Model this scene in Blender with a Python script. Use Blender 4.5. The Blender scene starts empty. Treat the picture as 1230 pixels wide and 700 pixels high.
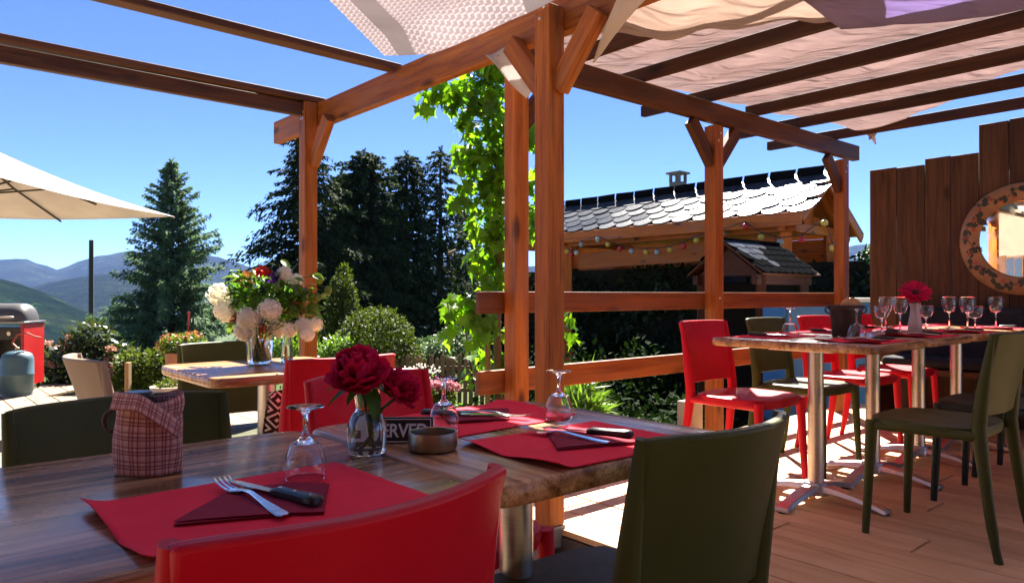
import bpy, math, random
import numpy as np
from mathutils import Vector, Matrix, noise as mnoise

scene = bpy.context.scene
COL = scene.collection
R = math.radians

# ------------------------------------------------------------------ camera
CAM_H = 1.0
F_PX = 870.0
cam_d = bpy.data.cameras.new("camera")
cam = bpy.data.objects.new("camera", cam_d)
COL.objects.link(cam)
cam.location = (0, 0, CAM_H)
cam.rotation_euler = (R(90.26), 0, 0)
cam_d.sensor_width = 36
cam_d.lens = 36 * F_PX / 1230
cam_d.clip_start = 0.05
cam_d.clip_end = 20000
scene.camera = cam

# ------------------------------------------------------------------ daylight
SUN_EL, SUN_AZ = 48.0, 8.0          # the sun stands high in front of the camera, a little to the right
world = bpy.data.worlds.new("World")
scene.world = world
world.use_nodes = True
wn = world.node_tree
wn.nodes.clear()
wo = wn.nodes.new("ShaderNodeOutputWorld")
wb = wn.nodes.new("ShaderNodeBackground")
sky = wn.nodes.new("ShaderNodeTexSky")
sky.sky_type = 'NISHITA'
sky.sun_disc = False
sky.sun_elevation = R(SUN_EL)
sky.sun_rotation = R(SUN_AZ)
sky.altitude = 2500
sky.air_density = 0.48
sky.dust_density = 0.0
sky.ozone_density = 8.0
wb.inputs['Strength'].default_value = 0.05
wn.links.new(sky.outputs[0], wb.inputs[0])
wn.links.new(wb.outputs[0], wo.inputs[0])

sun_d = bpy.data.lights.new("sun", 'SUN')
sun_d.energy = 5.0
sun_d.angle = R(0.53)
sun_d.color = (1.0, 0.93, 0.83)
sun = bpy.data.objects.new("sun", sun_d)
COL.objects.link(sun)
_to = Vector((math.sin(R(SUN_AZ)) * math.cos(R(SUN_EL)), math.cos(R(SUN_AZ)) * math.cos(R(SUN_EL)), math.sin(R(SUN_EL))))
sun.rotation_euler = _to.to_track_quat('Z', 'Y').to_euler()
sun.location = (0, 0, 30)

vs = scene.view_settings
vs.view_transform = 'Standard'
vs.look = 'None'
vs.exposure = 2.58
vs.gamma = 1.0
vs.use_curve_mapping = False
try:
    scene.cycles.max_bounces = 14
    scene.cycles.transmission_bounces = 12
    scene.cycles.transparent_max_bounces = 12
    scene.cycles.sample_clamp_indirect = 6.0
    scene.cycles.use_denoising = True
    scene.cycles.denoising_input_passes = 'RGB_ALBEDO_NORMAL'
    scene.cycles.denoising_prefilter = 'ACCURATE'
except Exception:
    pass

# ------------------------------------------------------------------ frames of reference
# the terrace is turned against the camera: d2 runs to the right and away, d1 to the left and away
C2, S2 = 0.755, 0.655
YAW = math.atan2(S2, C2)
def T(d2, d1, z=0.0):
    return Vector((d2 * C2 - d1 * S2, d2 * S2 + d1 * C2, z))
def px(x, y, D):                       # where a pixel of the photograph lies at a given depth
    return Vector(((x - 615) / F_PX * D, D, CAM_H + (354 - y) / F_PX * D))
def onz(x, y, z):                      # ... or at a given height
    D = F_PX * (CAM_H - z) / (y - 354)
    return Vector(((x - 615) / F_PX * D, D, z))
PLAT = 0.07                            # the right half of the terrace lies one low step higher

# ------------------------------------------------------------------ materials
MATS = {}
class NT:
    def __init__(s, name):
        s.m = bpy.data.materials.new(name); s.m.use_nodes = True
        s.t = s.m.node_tree; s.t.nodes.clear()
        s.out = s.n('ShaderNodeOutputMaterial')
    def n(s, kind, **kw):
        nd = s.t.nodes.new(kind)
        for k, v in kw.items():
            if k in nd.inputs.keys(): nd.inputs[k].default_value = v
            else: setattr(nd, k, v)
        return nd
    def l(s, a, b): s.t.links.new(a, b)
    def ramp(s, fac, stops):
        r = s.n('ShaderNodeValToRGB'); e = r.color_ramp.elements
        while len(e) < len(stops): e.new(0.5)
        for i, (p, c) in enumerate(stops):
            e[i].position = p; e[i].color = (*c, 1) if len(c) == 3 else c
        s.l(fac, r.inputs[0]); return r.outputs[0]
    def mix(s, fac, a, b, mode='MIX'):
        x = s.n('ShaderNodeMix', data_type='RGBA', blend_type=mode)
        for sock, v in ((x.inputs[0], fac), (x.inputs[6], a), (x.inputs[7], b)):
            if hasattr(v, 'links'): s.l(v, sock)
            elif isinstance(v, (int, float)): sock.default_value = v
            else: sock.default_value = (*v, 1) if len(v) == 3 else v
        return x.outputs[2]
    def math(s, op, a, b=None, c=None):
        x = s.n('ShaderNodeMath', operation=op)
        for i, v in enumerate((a, b, c)):
            if v is None: continue
            if hasattr(v, 'links'): s.l(v, x.inputs[i])
            else: x.inputs[i].default_value = v
        return x.outputs[0]
    def coords(s, scale=(1, 1, 1), kind='Object', shift=True):
        tc = s.n('ShaderNodeTexCoord'); mp = s.n('ShaderNodeMapping')
        mp.inputs['Scale'].default_value = scale
        src = tc.outputs[kind]
        if shift:
            oi = s.n('ShaderNodeObjectInfo')
            mul = s.n('ShaderNodeVectorMath', operation='MULTIPLY_ADD')
            cmb = s.n('ShaderNodeCombineXYZ')
            for i, k in enumerate((7.3, 3.1, 5.7)):
                s.l(s.math('MULTIPLY', oi.outputs['Random'], k), cmb.inputs[i])
            mul.inputs[1].default_value = (1, 1, 1)
            s.l(src, mul.inputs[0]); s.l(cmb.outputs[0], mul.inputs[2])
            src = mul.outputs[0]
        s.l(src, mp.inputs[0]); return mp.outputs[0]
    def noise(s, vec, scale, detail=4, rough=0.55, dist=0.0):
        x = s.n('ShaderNodeTexNoise'); x.inputs['Scale'].default_value = scale
        x.inputs['Detail'].default_value = detail; x.inputs['Roughness'].default_value = rough
        x.inputs['Distortion'].default_value = dist
        if vec is not None: s.l(vec, x.inputs['Vector'])
        return x.outputs[0]
    def bump(s, h, strength=0.2, dist=0.01):
        b = s.n('ShaderNodeBump'); b.inputs['Strength'].default_value = strength
        b.inputs['Distance'].default_value = dist; s.l(h, b.inputs['Height']); return b.outputs[0]
    def bsdf(s, color, rough=0.5, metal=0.0, spec=0.5, normal=None, **kw):
        b = s.n('ShaderNodeBsdfPrincipled')
        def put(k, v):
            if hasattr(v, 'links'): s.l(v, b.inputs[k])
            elif isinstance(v, tuple) and len(v) == 3: b.inputs[k].default_value = (*v, 1)
            else: b.inputs[k].default_value = v
        put('Base Color', color); put('Roughness', rough); put('Metallic', metal); put('Specular IOR Level', spec)
        for k, v in kw.items(): put(k.replace('_', ' '), v)
        if normal is not None: s.l(normal, b.inputs['Normal'])
        return b.outputs[0]
    def done(s, shader):
        s.l(shader, s.out.inputs[0]); MATS[s.m.name] = s.m; return s.m

def mul(c, k): return tuple(x * k for x in c)

def m_plain(name, color, rough=0.5, metal=0.0, spec=0.5, var=0.12, scale=6.0, bump=0.05, bscale=120, **kw):
    t = NT(name); v = t.coords()
    f = t.noise(v, scale, 5)
    c = t.ramp(f, [(0.25, mul(color, 1 - var)), (0.75, mul(color, 1 + var))])
    rr = t.math('MULTIPLY_ADD', t.noise(v, scale * 2.3, 4), 0.25, rough - 0.125)
    return t.done(t.bsdf(c, rr, metal, spec, t.bump(t.noise(v, bscale, 2), bump, 0.004) if bump else None, **kw))

def m_shell(name, color, rough=0.45):
    t = NT(name); v = t.coords()
    c = t.ramp(t.noise(v, 5, 5), [(0.3, mul(color, 0.9)), (0.7, mul(color, 1.1))])
    sc = t.ramp(t.noise(t.coords((14, 3, 9)), 6.0, 6, 0.7, 0.8), [(0.60, (0, 0, 0)), (0.74, (1, 1, 1))])
    dusty = tuple(x * 0.75 + 0.05 for x in color)
    c = t.mix(t.math('MULTIPLY', sc, 0.35), c, dusty)
    ge = t.n('ShaderNodeNewGeometry'); sp = t.n('ShaderNodeSeparateXYZ'); t.l(ge.outputs['Normal'], sp.inputs[0])
    top = t.math('MULTIPLY', t.math('MAXIMUM', sp.outputs[2], 0.0), t.ramp(t.noise(v, 22, 5, 0.7), [(0.4, (0, 0, 0)), (0.7, (1, 1, 1))]))
    c = t.mix(t.math('MULTIPLY', top, 0.14), c, (0.30, 0.25, 0.20))
    rr = t.math('MULTIPLY_ADD', sc, 0.2, t.math('MULTIPLY_ADD', t.noise(v, 11, 4), 0.2, rough - 0.1))
    return t.done(t.bsdf(c, rr, 0, 0.2, t.bump(t.noise(v, 420, 2), 0.07, 0.002)))

def m_timber(name, light, dark, rough=0.55, knots=True, var=0.25):
    """stained softwood, grain along the piece's own X axis"""
    t = NT(name)
    v = t.coords((0.8, 13, 13)); g = t.noise(v, 2.6, 7, 0.64, 0.6)
    c = t.ramp(g, [(0.34, mul(dark, 0.85)), (0.5, mul([a + b for a, b in zip(light, dark)], 0.5)), (0.66, light)])
    v3 = t.coords((1.5, 60, 60)); fine = t.noise(v3, 3.0, 3)
    c = t.mix(t.math('MULTIPLY', fine, 0.35), c, mul(dark, 0.8), 'MIX')
    if knots:
        v2 = t.coords((1.0, 2.6, 2.6)); vo = t.n('ShaderNodeTexVoronoi'); vo.inputs['Scale'].default_value = 2.4
        t.l(v2, vo.inputs['Vector'])
        k = t.ramp(vo.outputs['Distance'], [(0.07, (1, 1, 1)), (0.20, (0, 0, 0))])
        c = t.mix(k, c, mul(dark, 0.25))
    # weather stains of the boards themselves
    st = t.ramp(t.noise(t.coords((0.9, 2.0, 2.0)), 1.7, 5, 0.6), [(0.42, (0, 0, 0)), (0.75, (1, 1, 1))])
    c = t.mix(t.math('MULTIPLY', st, 0.35), c, mul(dark, 0.75))
    gw = t.ramp(t.noise(t.coords((0.7, 3.5, 3.5)), 2.3, 6, 0.65), [(0.50, (0, 0, 0)), (0.72, (1, 1, 1))])
    gy = sum(light) / 3 * 0.75
    c = t.mix(t.math('MULTIPLY', gw, 0.38), c, (gy * 1.12, gy * 0.92, gy * 0.74))
    ck = t.ramp(t.noise(t.coords((0.35, 26, 26)), 2.0, 3, 0.5), [(0.487, (0, 0, 0)), (0.5, (1, 1, 1)), (0.513, (0, 0, 0))])
    cm = t.ramp(t.noise(t.coords((0.8, 2, 2)), 3.1, 3), [(0.48, (0, 0, 0)), (0.56, (1, 1, 1))])
    ckm = t.math('MULTIPLY', ck, cm)
    c = t.mix(t.math('MULTIPLY', ckm, 0.8), c, mul(dark, 0.2))
    oi = t.n('ShaderNodeObjectInfo')
    b = t.math('MULTIPLY_ADD', oi.outputs['Random'], var * 2, 1 - var)
    hs = t.n('ShaderNodeHueSaturation'); t.l(b, hs.inputs['Value']); t.l(c, hs.inputs['Color'])
    rr = t.math('MULTIPLY_ADD', g, 0.2, rough - 0.1)
    return t.done(t.bsdf(hs.outputs[0], rr, 0, 0.25, t.bump(g, 0.25, 0.003)))

def m_tabletop(name):
    t = NT(name)
    v = t.coords((0.8, 17, 17)); g = t.noise(v, 1.7, 7, 0.62, 0.8)
    c = t.ramp(g, [(0.30, (0.15, 0.058, 0.020)), (0.43, (0.42, 0.190, 0.075)), (0.54, (0.62, 0.325, 0.15)), (0.70, (0.74, 0.43, 0.22))])
    st = t.ramp(t.noise(t.coords((0.7, 5.5, 5.5)), 2.4, 5, 0.55, 1.4), [(0.50, (0, 0, 0)), (0.62, (1, 1, 1))])
    c = t.mix(t.math('MULTIPLY', st, 0.65), c, (0.11, 0.045, 0.018))
    f = t.noise(t.coords((2, 70, 70)), 3.0, 3)
    po = t.ramp(t.noise(t.coords((1.2, 60, 60)), 4.0, 4, 0.6, 0.3), [(0.53, (0, 0, 0)), (0.60, (1, 1, 1))])
    c = t.mix(t.math('MULTIPLY', po, 0.55), c, (0.07, 0.03, 0.013))
    c = t.mix(t.math('MULTIPLY', f, 0.3), c, (0.14, 0.065, 0.03))
    vk = t.n('ShaderNodeTexVoronoi'); vk.inputs['Scale'].default_value = 2.2; t.l(t.coords((0.8, 2.2, 2.2)), vk.inputs['Vector'])
    k = t.ramp(vk.outputs['Distance'], [(0.03, (1, 1, 1)), (0.13, (0, 0, 0))])
    c = t.mix(t.math('MULTIPLY', k, 0.8), c, (0.045, 0.022, 0.013))
    rr = t.math('MULTIPLY_ADD', t.noise(t.coords(), 9, 4), 0.12, 0.20)
    return t.done(t.bsdf(c, rr, 0, 0.36, t.bump(f, 0.05, 0.0008), Coat_Weight=0.05, Coat_Roughness=0.10))

def m_floor(name):
    t = NT(name)
    v = t.coords((0.7, 7, 7)); g = t.noise(v, 2.0, 7, 0.62, 0.6)
    c = t.ramp(g, [(0.30, (0.50, 0.27, 0.11)), (0.5, (0.70, 0.42, 0.20)), (0.72, (0.78, 0.50, 0.27))])
    st = t.ramp(t.noise(t.coords((1, 1, 1), shift=True), 2.1, 6, 0.62), [(0.45, (0, 0, 0)), (0.8, (1, 1, 1))])
    c = t.mix(t.math('MULTIPLY', st, 0.4), c, (0.30, 0.165, 0.085))
    oi = t.n('ShaderNodeObjectInfo')
    hs = t.n('ShaderNodeHueSaturation'); t.l(t.math('MULTIPLY_ADD', oi.outputs['Random'], 0.3, 0.85), hs.inputs['Value']); t.l(c, hs.inputs['Color'])
    rr = t.math('MULTIPLY_ADD', g, 0.25, 0.38)
    return t.done(t.bsdf(hs.outputs[0], rr, 0, 0.45, t.bump(g, 0.18, 0.003)))

def m_cloth(name, color, trans, mixf=0.5, weave=None, rough=0.9, bump=0.3, bscale=300, crease=0):
    t = NT(name)
    v = t.coords(shift=False)
    n1 = t.noise(v, 3.0, 5)
    def shade(col):
        c = t.ramp(n1, [(0.3, mul(col, 0.88)), (0.7, mul(col, 1.08))])
        if weave:
            sc, k = weave
            uv = t.n('ShaderNodeTexCoord').outputs['UV']
            mp = t.n('ShaderNodeMapping'); mp.inputs['Scale'].default_value = (sc, sc, 1); t.l(uv, mp.inputs[0])
            sep = t.n('ShaderNodeSeparateXYZ'); t.l(mp.outputs[0], sep.inputs[0])
            # basket weave: light staggered hooks
            ky = t.math('FLOOR', sep.outputs[1])
            a = t.math('FRACT', t.math('ADD', sep.outputs[0], t.math('MULTIPLY', ky, 0.37)))
            b = t.math('FRACT', sep.outputs[1])
            la = t.math('MULTIPLY', t.math('LESS_THAN', a, 0.62), t.math('LESS_THAN', b, 0.36))
            lb = t.math('LESS_THAN', t.math('ABSOLUTE', t.math('SUBTRACT', a, 0.50)), 0.13)
            msk = t.math('MAXIMUM', la, lb)
            # plain bands crossing the cloth
            bd = t.math('LESS_THAN', t.math('FRACT', t.math('MULTIPLY_ADD', sep.outputs[1], 1.0 / 24, -0.14)), 0.17)
            msk = t.math('MULTIPLY', msk, t.math('SUBTRACT', 1.0, bd))
            c = t.mix(t.math('MULTIPLY', msk, k), c, tuple(min(0.95, x * 1.9) for x in col))
            c = t.mix(t.math('MULTIPLY', bd, 0.35), c, mul(col, 0.5))
        return c
    nb = t.bump(t.noise(v, bscale, 3), bump, 0.002)
    if crease:
        mp2 = t.n('ShaderNodeMapping'); mp2.inputs['Rotation'].default_value = (0, 0, 0.5); mp2.inputs['Scale'].default_value = (2.2, 5.5, 1); t.l(v, mp2.inputs[0])
        cr = t.n('ShaderNodeTexNoise', noise_type='RIDGED_MULTIFRACTAL'); cr.inputs['Scale'].default_value = 2.1; cr.inputs['Detail'].default_value = 5; cr.inputs['Distortion'].default_value = 0.7
        t.l(mp2.outputs[0], cr.inputs['Vector'])
        b2 = t.n('ShaderNodeBump'); b2.inputs['Strength'].default_value = 1.0; b2.inputs['Distance'].default_value = 0.05
        t.l(cr.outputs[0], b2.inputs['Height']); t.l(nb, b2.inputs['Normal']); nb = b2.outputs[0]
    d = t.n('ShaderNodeBsdfDiffuse'); t.l(shade(color), d.inputs[0]); t.l(nb, d.inputs['Normal'])
    r = t.n('ShaderNodeBsdfTranslucent'); t.l(shade(trans), r.inputs[0]); t.l(nb, r.inputs['Normal'])
    mx = t.n('ShaderNodeMixShader'); mx.inputs[0].default_value = mixf
    t.l(d.outputs[0], mx.inputs[1]); t.l(r.outputs[0], mx.inputs[2])
    return t.done(mx.outputs[0])

def m_leaf(name, c1, c2, trans, mixf=0.35, gloss=0.35, spec=0.4):
    t = NT(name)
    ge = t.n('ShaderNodeNewGeometry')
    c = t.ramp(ge.outputs['Random Per Island'], [(0.0, c1), (1.0, c2)])
    oi = t.n('ShaderNodeObjectInfo')
    hs = t.n('ShaderNodeHueSaturation'); t.l(t.math('MULTIPLY_ADD', oi.outputs['Random'], 0.4, 0.8), hs.inputs['Value']); t.l(c, hs.inputs['Color'])
    b = t.bsdf(hs.outputs[0], gloss, 0, spec)
    r = t.n('ShaderNodeBsdfTranslucent')
    t.l(t.mix(1.0, hs.outputs[0], trans, 'MULTIPLY'), r.inputs[0])
    mx = t.n('ShaderNodeMixShader'); mx.inputs[0].default_value = mixf
    t.l(b, mx.inputs[1]); t.l(r.outputs[0], mx.inputs[2])
    return t.done(mx.outputs[0])

def m_glass(name, color=(1, 1, 1), ior=1.45, rough=0.0):
    t = NT(name)
    return t.done(t.bsdf(color, rough, 0, 0.5, None, Transmission_Weight=1.0, IOR=ior))

def m_plaid(name):
    t = NT(name)
    uv = t.n('ShaderNodeTexCoord').outputs['UV']
    sep = t.n('ShaderNodeSeparateXYZ'); t.l(uv, sep.inputs[0])
    def lines(s, k, w, off=0.0): return t.math('LESS_THAN', t.math('FRACT', t.math('MULTIPLY_ADD', s, k, off)), w)
    c = t.ramp(t.noise(uv, 9, 3), [(0.3, (0.60, 0.33, 0.28)), (0.7, (0.72, 0.44, 0.37))])
    for s in (0, 1):
        so = sep.outputs[s]
        c = t.mix(t.math('MULTIPLY', lines(so, 26, 0.45), 0.30), c, (0.40, 0.12, 0.10))
        c = t.mix(t.math('MULTIPLY', lines(so, 26, 0.16), 0.75), c, (0.20, 0.025, 0.03))
        c = t.mix(t.math('MULTIPLY', lines(so, 13, 0.12, 0.3), 0.6), c, (0.13, 0.015, 0.02))
    nb = t.bump(t.noise(uv, 160, 2), 0.4, 0.002)
    return t.done(t.bsdf(c, 0.9, 0, 0.2, nb, Sheen_Weight=0.2))

def m_zigzag(name):
    t = NT(name)
    v = t.coords((1, 1, 1), shift=False)
    sep = t.n('ShaderNodeSeparateXYZ'); t.l(v, sep.inputs[0])
    u = t.math('MULTIPLY', sep.outputs[0], 10.0); w = t.math('MULTIPLY', sep.outputs[2], 10.0)
    a = t.math('ABSOLUTE', t.math('SUBTRACT', t.math('FRACT', u), 0.5))
    b = t.math('ABSOLUTE', t.math('SUBTRACT', t.math('FRACT', w), 0.5))
    r = t.math('FRACT', t.math('MULTIPLY', t.math('ADD', a, b), 3.0))
    k = t.math('LESS_THAN', r, 0.35)
    c = t.mix(k, (0.035, 0.012, 0.014), (0.62, 0.55, 0.52))
    return t.done(t.bsdf(c, 0.9, 0, 0.2, t.bump(t.noise(v, 300, 2), 0.3, 0.002)))

def m_mountain(name, c1, c2, c3):
    t = NT(name)
    v = t.coords(shift=False)
    a = t.noise(v, 0.011, 8, 0.62); b = t.ramp(t.noise(v, 0.06, 7, 0.75), [(0.38, (0, 0, 0)), (0.62, (1, 1, 1))])
    c = t.ramp(a, [(0.35, c1), (0.5, c2), (0.66, c3)])
    c = t.mix(t.math('MULTIPLY', b, 0.8), c, mul(c1, 0.5))
    return t.done(t.bsdf(c, 1.0, 0, 0.0, t.bump(b, 1.0, 14)))

def m_ground(name):
    t = NT(name)
    v = t.coords(shift=False)
    a = t.noise(v, 0.35, 7, 0.6); b = t.noise(v, 14, 5)
    c = t.ramp(a, [(0.35, (0.045, 0.075, 0.02)), (0.55, (0.07, 0.105, 0.03)), (0.75, (0.10, 0.085, 0.05))])
    c = t.mix(t.math('MULTIPLY', b, 0.6), c, (0.025, 0.03, 0.012))
    return t.done(t.bsdf(c, 1.0, 0, 0.1, t.bump(b, 0.8, 0.05)))

def m_metal(name, color, rough=0.3, brush=(1, 1, 60)):
    t = NT(name); v = t.coords(brush)
    f = t.noise(v, 8, 4)
    c = t.ramp(f, [(0.3, mul(color, 0.85)), (0.7, mul(color, 1.1))])
    return t.done(t.bsdf(c, t.math('MULTIPLY_ADD', f, 0.25, rough - 0.1), 1.0, 0.5))

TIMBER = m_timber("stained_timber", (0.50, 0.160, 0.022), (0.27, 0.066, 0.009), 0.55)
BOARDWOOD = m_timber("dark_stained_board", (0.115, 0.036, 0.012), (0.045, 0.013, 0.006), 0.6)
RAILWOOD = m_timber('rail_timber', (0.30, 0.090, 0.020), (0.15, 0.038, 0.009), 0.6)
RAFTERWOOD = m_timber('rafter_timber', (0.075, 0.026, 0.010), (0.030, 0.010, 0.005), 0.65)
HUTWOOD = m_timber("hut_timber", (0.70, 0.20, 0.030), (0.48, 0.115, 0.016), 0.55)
RAWWOOD = m_timber("raw_wood", (0.42, 0.27, 0.14), (0.24, 0.14, 0.07), 0.75)
TABLEWOOD = m_tabletop("walnut_tabletop")
FLOORWOOD = m_floor("wood_planking")
DECKWOOD = m_timber("weathered_decking", (0.36, 0.265, 0.17), (0.235, 0.165, 0.10), 0.75, True, 0.18)
RED = m_shell("red_plastic", (0.50, 0.002, 0.016), 0.45)
OLIVE = m_shell("olive_plastic", (0.048, 0.054, 0.011), 0.5)
DARKOLIVE = m_shell("dark_plastic", (0.020, 0.026, 0.022), 0.5)
TAUPE = m_shell("taupe_plastic", (0.27, 0.20, 0.145), 0.5)
STEEL = m_metal("brushed_steel", (0.60, 0.55, 0.50), 0.34)
CUTLERY = m_metal("polished_cutlery", (0.72, 0.70, 0.68), 0.16, (3, 40, 3))
BRASSY = m_metal("dull_bronze_metal", (0.36, 0.28, 0.20), 0.36, (1, 1, 120))
BLACKPLASTIC = m_plain("black_handle", (0.010, 0.010, 0.011), 0.35, var=0.1)
def m_paper(name, color, rough, k):
    t = NT(name); v = t.coords(shift=False)
    c = t.ramp(t.noise(v, 14, 4), [(0.3, mul(color, 0.95)), (0.7, mul(color, 1.05))])
    vo = t.n('ShaderNodeTexVoronoi'); vo.inputs['Scale'].default_value = 330; t.l(v, vo.inputs['Vector'])
    cr = t.noise(v, 16, 5, 0.6, 0.6)
    h = t.math('ADD', t.math('MULTIPLY', vo.outputs['Distance'], 0.12), cr)
    return t.done(t.bsdf(c, rough, 0, 0.12, t.bump(h, k, 0.004)))
PAPER = m_paper("embossed_red_paper", (0.86, 0.032, 0.060), 0.85, 0.35)
NAPKIN = m_plain("wine_red_napkin", (0.27, 0.016, 0.036), 0.9, var=0.08, scale=30, bump=0.35, bscale=500, spec=0.2)
GLASS = m_glass("clear_glass")
WATER = m_glass("water", (0.95, 0.98, 0.95), 1.33)
PLAID = m_plaid("red_plaid_cloth")
ZIGZAG = m_zigzag("geometric_cushion_cloth")
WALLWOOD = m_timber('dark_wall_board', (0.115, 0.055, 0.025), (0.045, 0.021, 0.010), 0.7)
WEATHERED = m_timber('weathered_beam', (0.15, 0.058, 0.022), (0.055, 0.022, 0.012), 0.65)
PATTERNCLOTH = m_cloth("basket_weave_cloth", (0.42, 0.385, 0.40), (0.42, 0.385, 0.40), 0.6, weave=(34, 0.4))
SAILCLOTH = m_cloth("blush_sail_cloth", (0.52, 0.43, 0.42), (0.46, 0.385, 0.385), 0.6, crease=1)
BEIGECLOTH = m_cloth("beige_sheet", (0.60, 0.51, 0.46), (0.58, 0.48, 0.43), 0.6, crease=1)
LILACCLOTH = m_cloth("lilac_sheet", (0.42, 0.37, 0.55), (0.40, 0.34, 0.54), 0.6, crease=1)
WHITECLOTH = m_cloth("white_cotton", (0.75, 0.70, 0.68), (0.74, 0.68, 0.66), 0.5)
UMBRELLACLOTH = m_cloth("cream_canopy_cloth", (0.66, 0.61, 0.55), (0.36, 0.325, 0.295), 0.4)

# ------------------------------------------------------------------ building helpers
class MB:
    """collects faces and links them as one mesh object"""
    def __init__(s): s.v = []; s.f = []; s.uv = {}
    def add(s, vs, fs, M=None):
        o = len(s.v)
        s.v += [tuple(M @ Vector(p)) if M is not None else tuple(p) for p in vs]
        s.f += [tuple(i + o for i in f) for f in fs]
        return s
    def box(s, x0, x1, y0, y1, z0, z1, M=None):
        return s.add([(x0, y0, z0), (x1, y0, z0), (x1, y1, z0), (x0, y1, z0), (x0, y0, z1), (x1, y0, z1), (x1, y1, z1), (x0, y1, z1)],
                     [(0, 3, 2, 1), (4, 5, 6, 7), (0, 1, 5, 4), (1, 2, 6, 5), (2, 3, 7, 6), (3, 0, 4, 7)], M)
    def rings(s, rs, cap0=True, cap1=True, closed=True, M=None):
        n = len(rs[0]); vs = [p for r in rs for p in r]; fs = []
        m = n if closed else n - 1
        for k in range(len(rs) - 1):
            for i in range(m):
                j = (i + 1) % n
                fs.append((k * n + i, k * n + j, (k + 1) * n + j, (k + 1) * n + i))
        if cap0: fs.append(tuple(reversed(range(n))))
        if cap1: fs.append(tuple(range((len(rs) - 1) * n, len(rs) * n)))
        return s.add(vs, fs, M)
    def lathe(s, prof, n=32, c=(0, 0, 0), cap0=False, cap1=False, M=None, sx=1, sy=1):
        rs = [[(c[0] + r * sx * math.cos(2 * math.pi * i / n), c[1] + r * sy * math.sin(2 * math.pi * i / n), c[2] + z) for i in range(n)] for r, z in prof]
        return s.rings(rs, cap0, cap1, True, M)
    def tube(s, pts, rad, n=8, M=None, flat=1.0, caps=True):
        pts = [Vector(p) for p in pts]; rs = []
        rad = rad if isinstance(rad, (list, tuple)) else [rad] * len(pts)
        up = Vector((0, 0, 1)); prev = None
        for i, p in enumerate(pts):
            d = (pts[min(i + 1, len(pts) - 1)] - pts[max(i - 1, 0)]).normalized()
            if prev is None:
                a = d.cross(up if abs(d.z) < 0.9 else Vector((0, 1, 0))).normalized()
            else:
                a = (prev - d * prev.dot(d)).normalized()
            prev = a; b = d.cross(a)
            rs.append([p + (a * math.cos(2 * math.pi * k / n) + b * math.sin(2 * math.pi * k / n) * flat) * rad[i] for k in range(n)])
        return s.rings(rs, caps, caps, True, M)
    def grid(s, fn, nu, nv, thick=None, M=None):
        """fn(u,v) for u,v in 0..1; thick = vector added for the back face"""
        A = [[Vector(fn(i / nu, j / nv)) for i in range(nu + 1)] for j in range(nv + 1)]
        w = nu + 1
        vs = [p for r in A for p in r]; fs = []
        for j in range(nv):
            for i in range(nu):
                fs.append((j * w + i, j * w + i + 1, (j + 1) * w + i + 1, (j + 1) * w + i))
        if thick is not None:
            o = len(vs)
            tv = thick if callable(thick) else (lambda u, v: Vector(thick))
            vs += [A[j][i] + tv(i / nu, j / nv) for j in range(nv + 1) for i in range(nu + 1)]
            fs += [tuple(o + k for k in reversed(f)) for f in list(fs)]
            loop = [i for i in range(w)] + [j * w + nu for j in range(1, nv + 1)] + [nv * w + i for i in range(nu - 1, -1, -1)] + [j * w for j in range(nv - 1, 0, -1)]
            for a, b in zip(loop, loop[1:] + loop[:1]): fs.append((b, a, a + o, b + o))
        return s.add(vs, fs, M)
    def ball(s, c, r, nu=14, nv=8, sz=1.0, M=None):
        prof = [(max(1e-4, r * math.sin(math.pi * k / nv)), -r * sz * math.cos(math.pi * k / nv)) for k in range(nv + 1)]
        return s.lathe(prof, nu, c, False, False, M)
    def mesh(s, name, smooth=40):
        me = bpy.data.meshes.new(name)
        me.from_pydata(s.v, [], s.f); me.update()
        if smooth:
            me.polygons.foreach_set('use_smooth', [True] * len(me.polygons))
            try: me.set_sharp_from_angle(angle=R(smooth))
            except Exception: pass
        return me
    def build(s, name, mat, parent=None, loc=None, rot=0.0, M=None, bevel=None, smooth=40, segs=2, sub=0):
        return link(name, s.mesh(name, smooth), mat, parent, loc, rot, M, bevel, segs, sub)

def link(name, me, mat, parent=None, loc=None, rot=0.0, M=None, bevel=None, segs=2, sub=0):
    o = bpy.data.objects.new(name, me)
    if mat is not None and not me.materials: me.materials.append(mat)
    COL.objects.link(o)
    if parent is not None: o.parent = parent
    if M is not None: o.matrix_basis = M
    elif loc is not None or rot: o.matrix_basis = Matrix.Translation(loc or (0, 0, 0)) @ Matrix.Rotation(rot, 4, 'Z')
    if bevel:
        b = o.modifiers.new('edges', 'BEVEL'); b.width = bevel; b.segments = segs; b.limit_method = 'ANGLE'; b.angle_limit = R(35)
        b.harden_normals = False
    if sub:
        q = o.modifiers.new('soft', 'SUBSURF'); q.levels = sub; q.render_levels = sub
    return o

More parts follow.
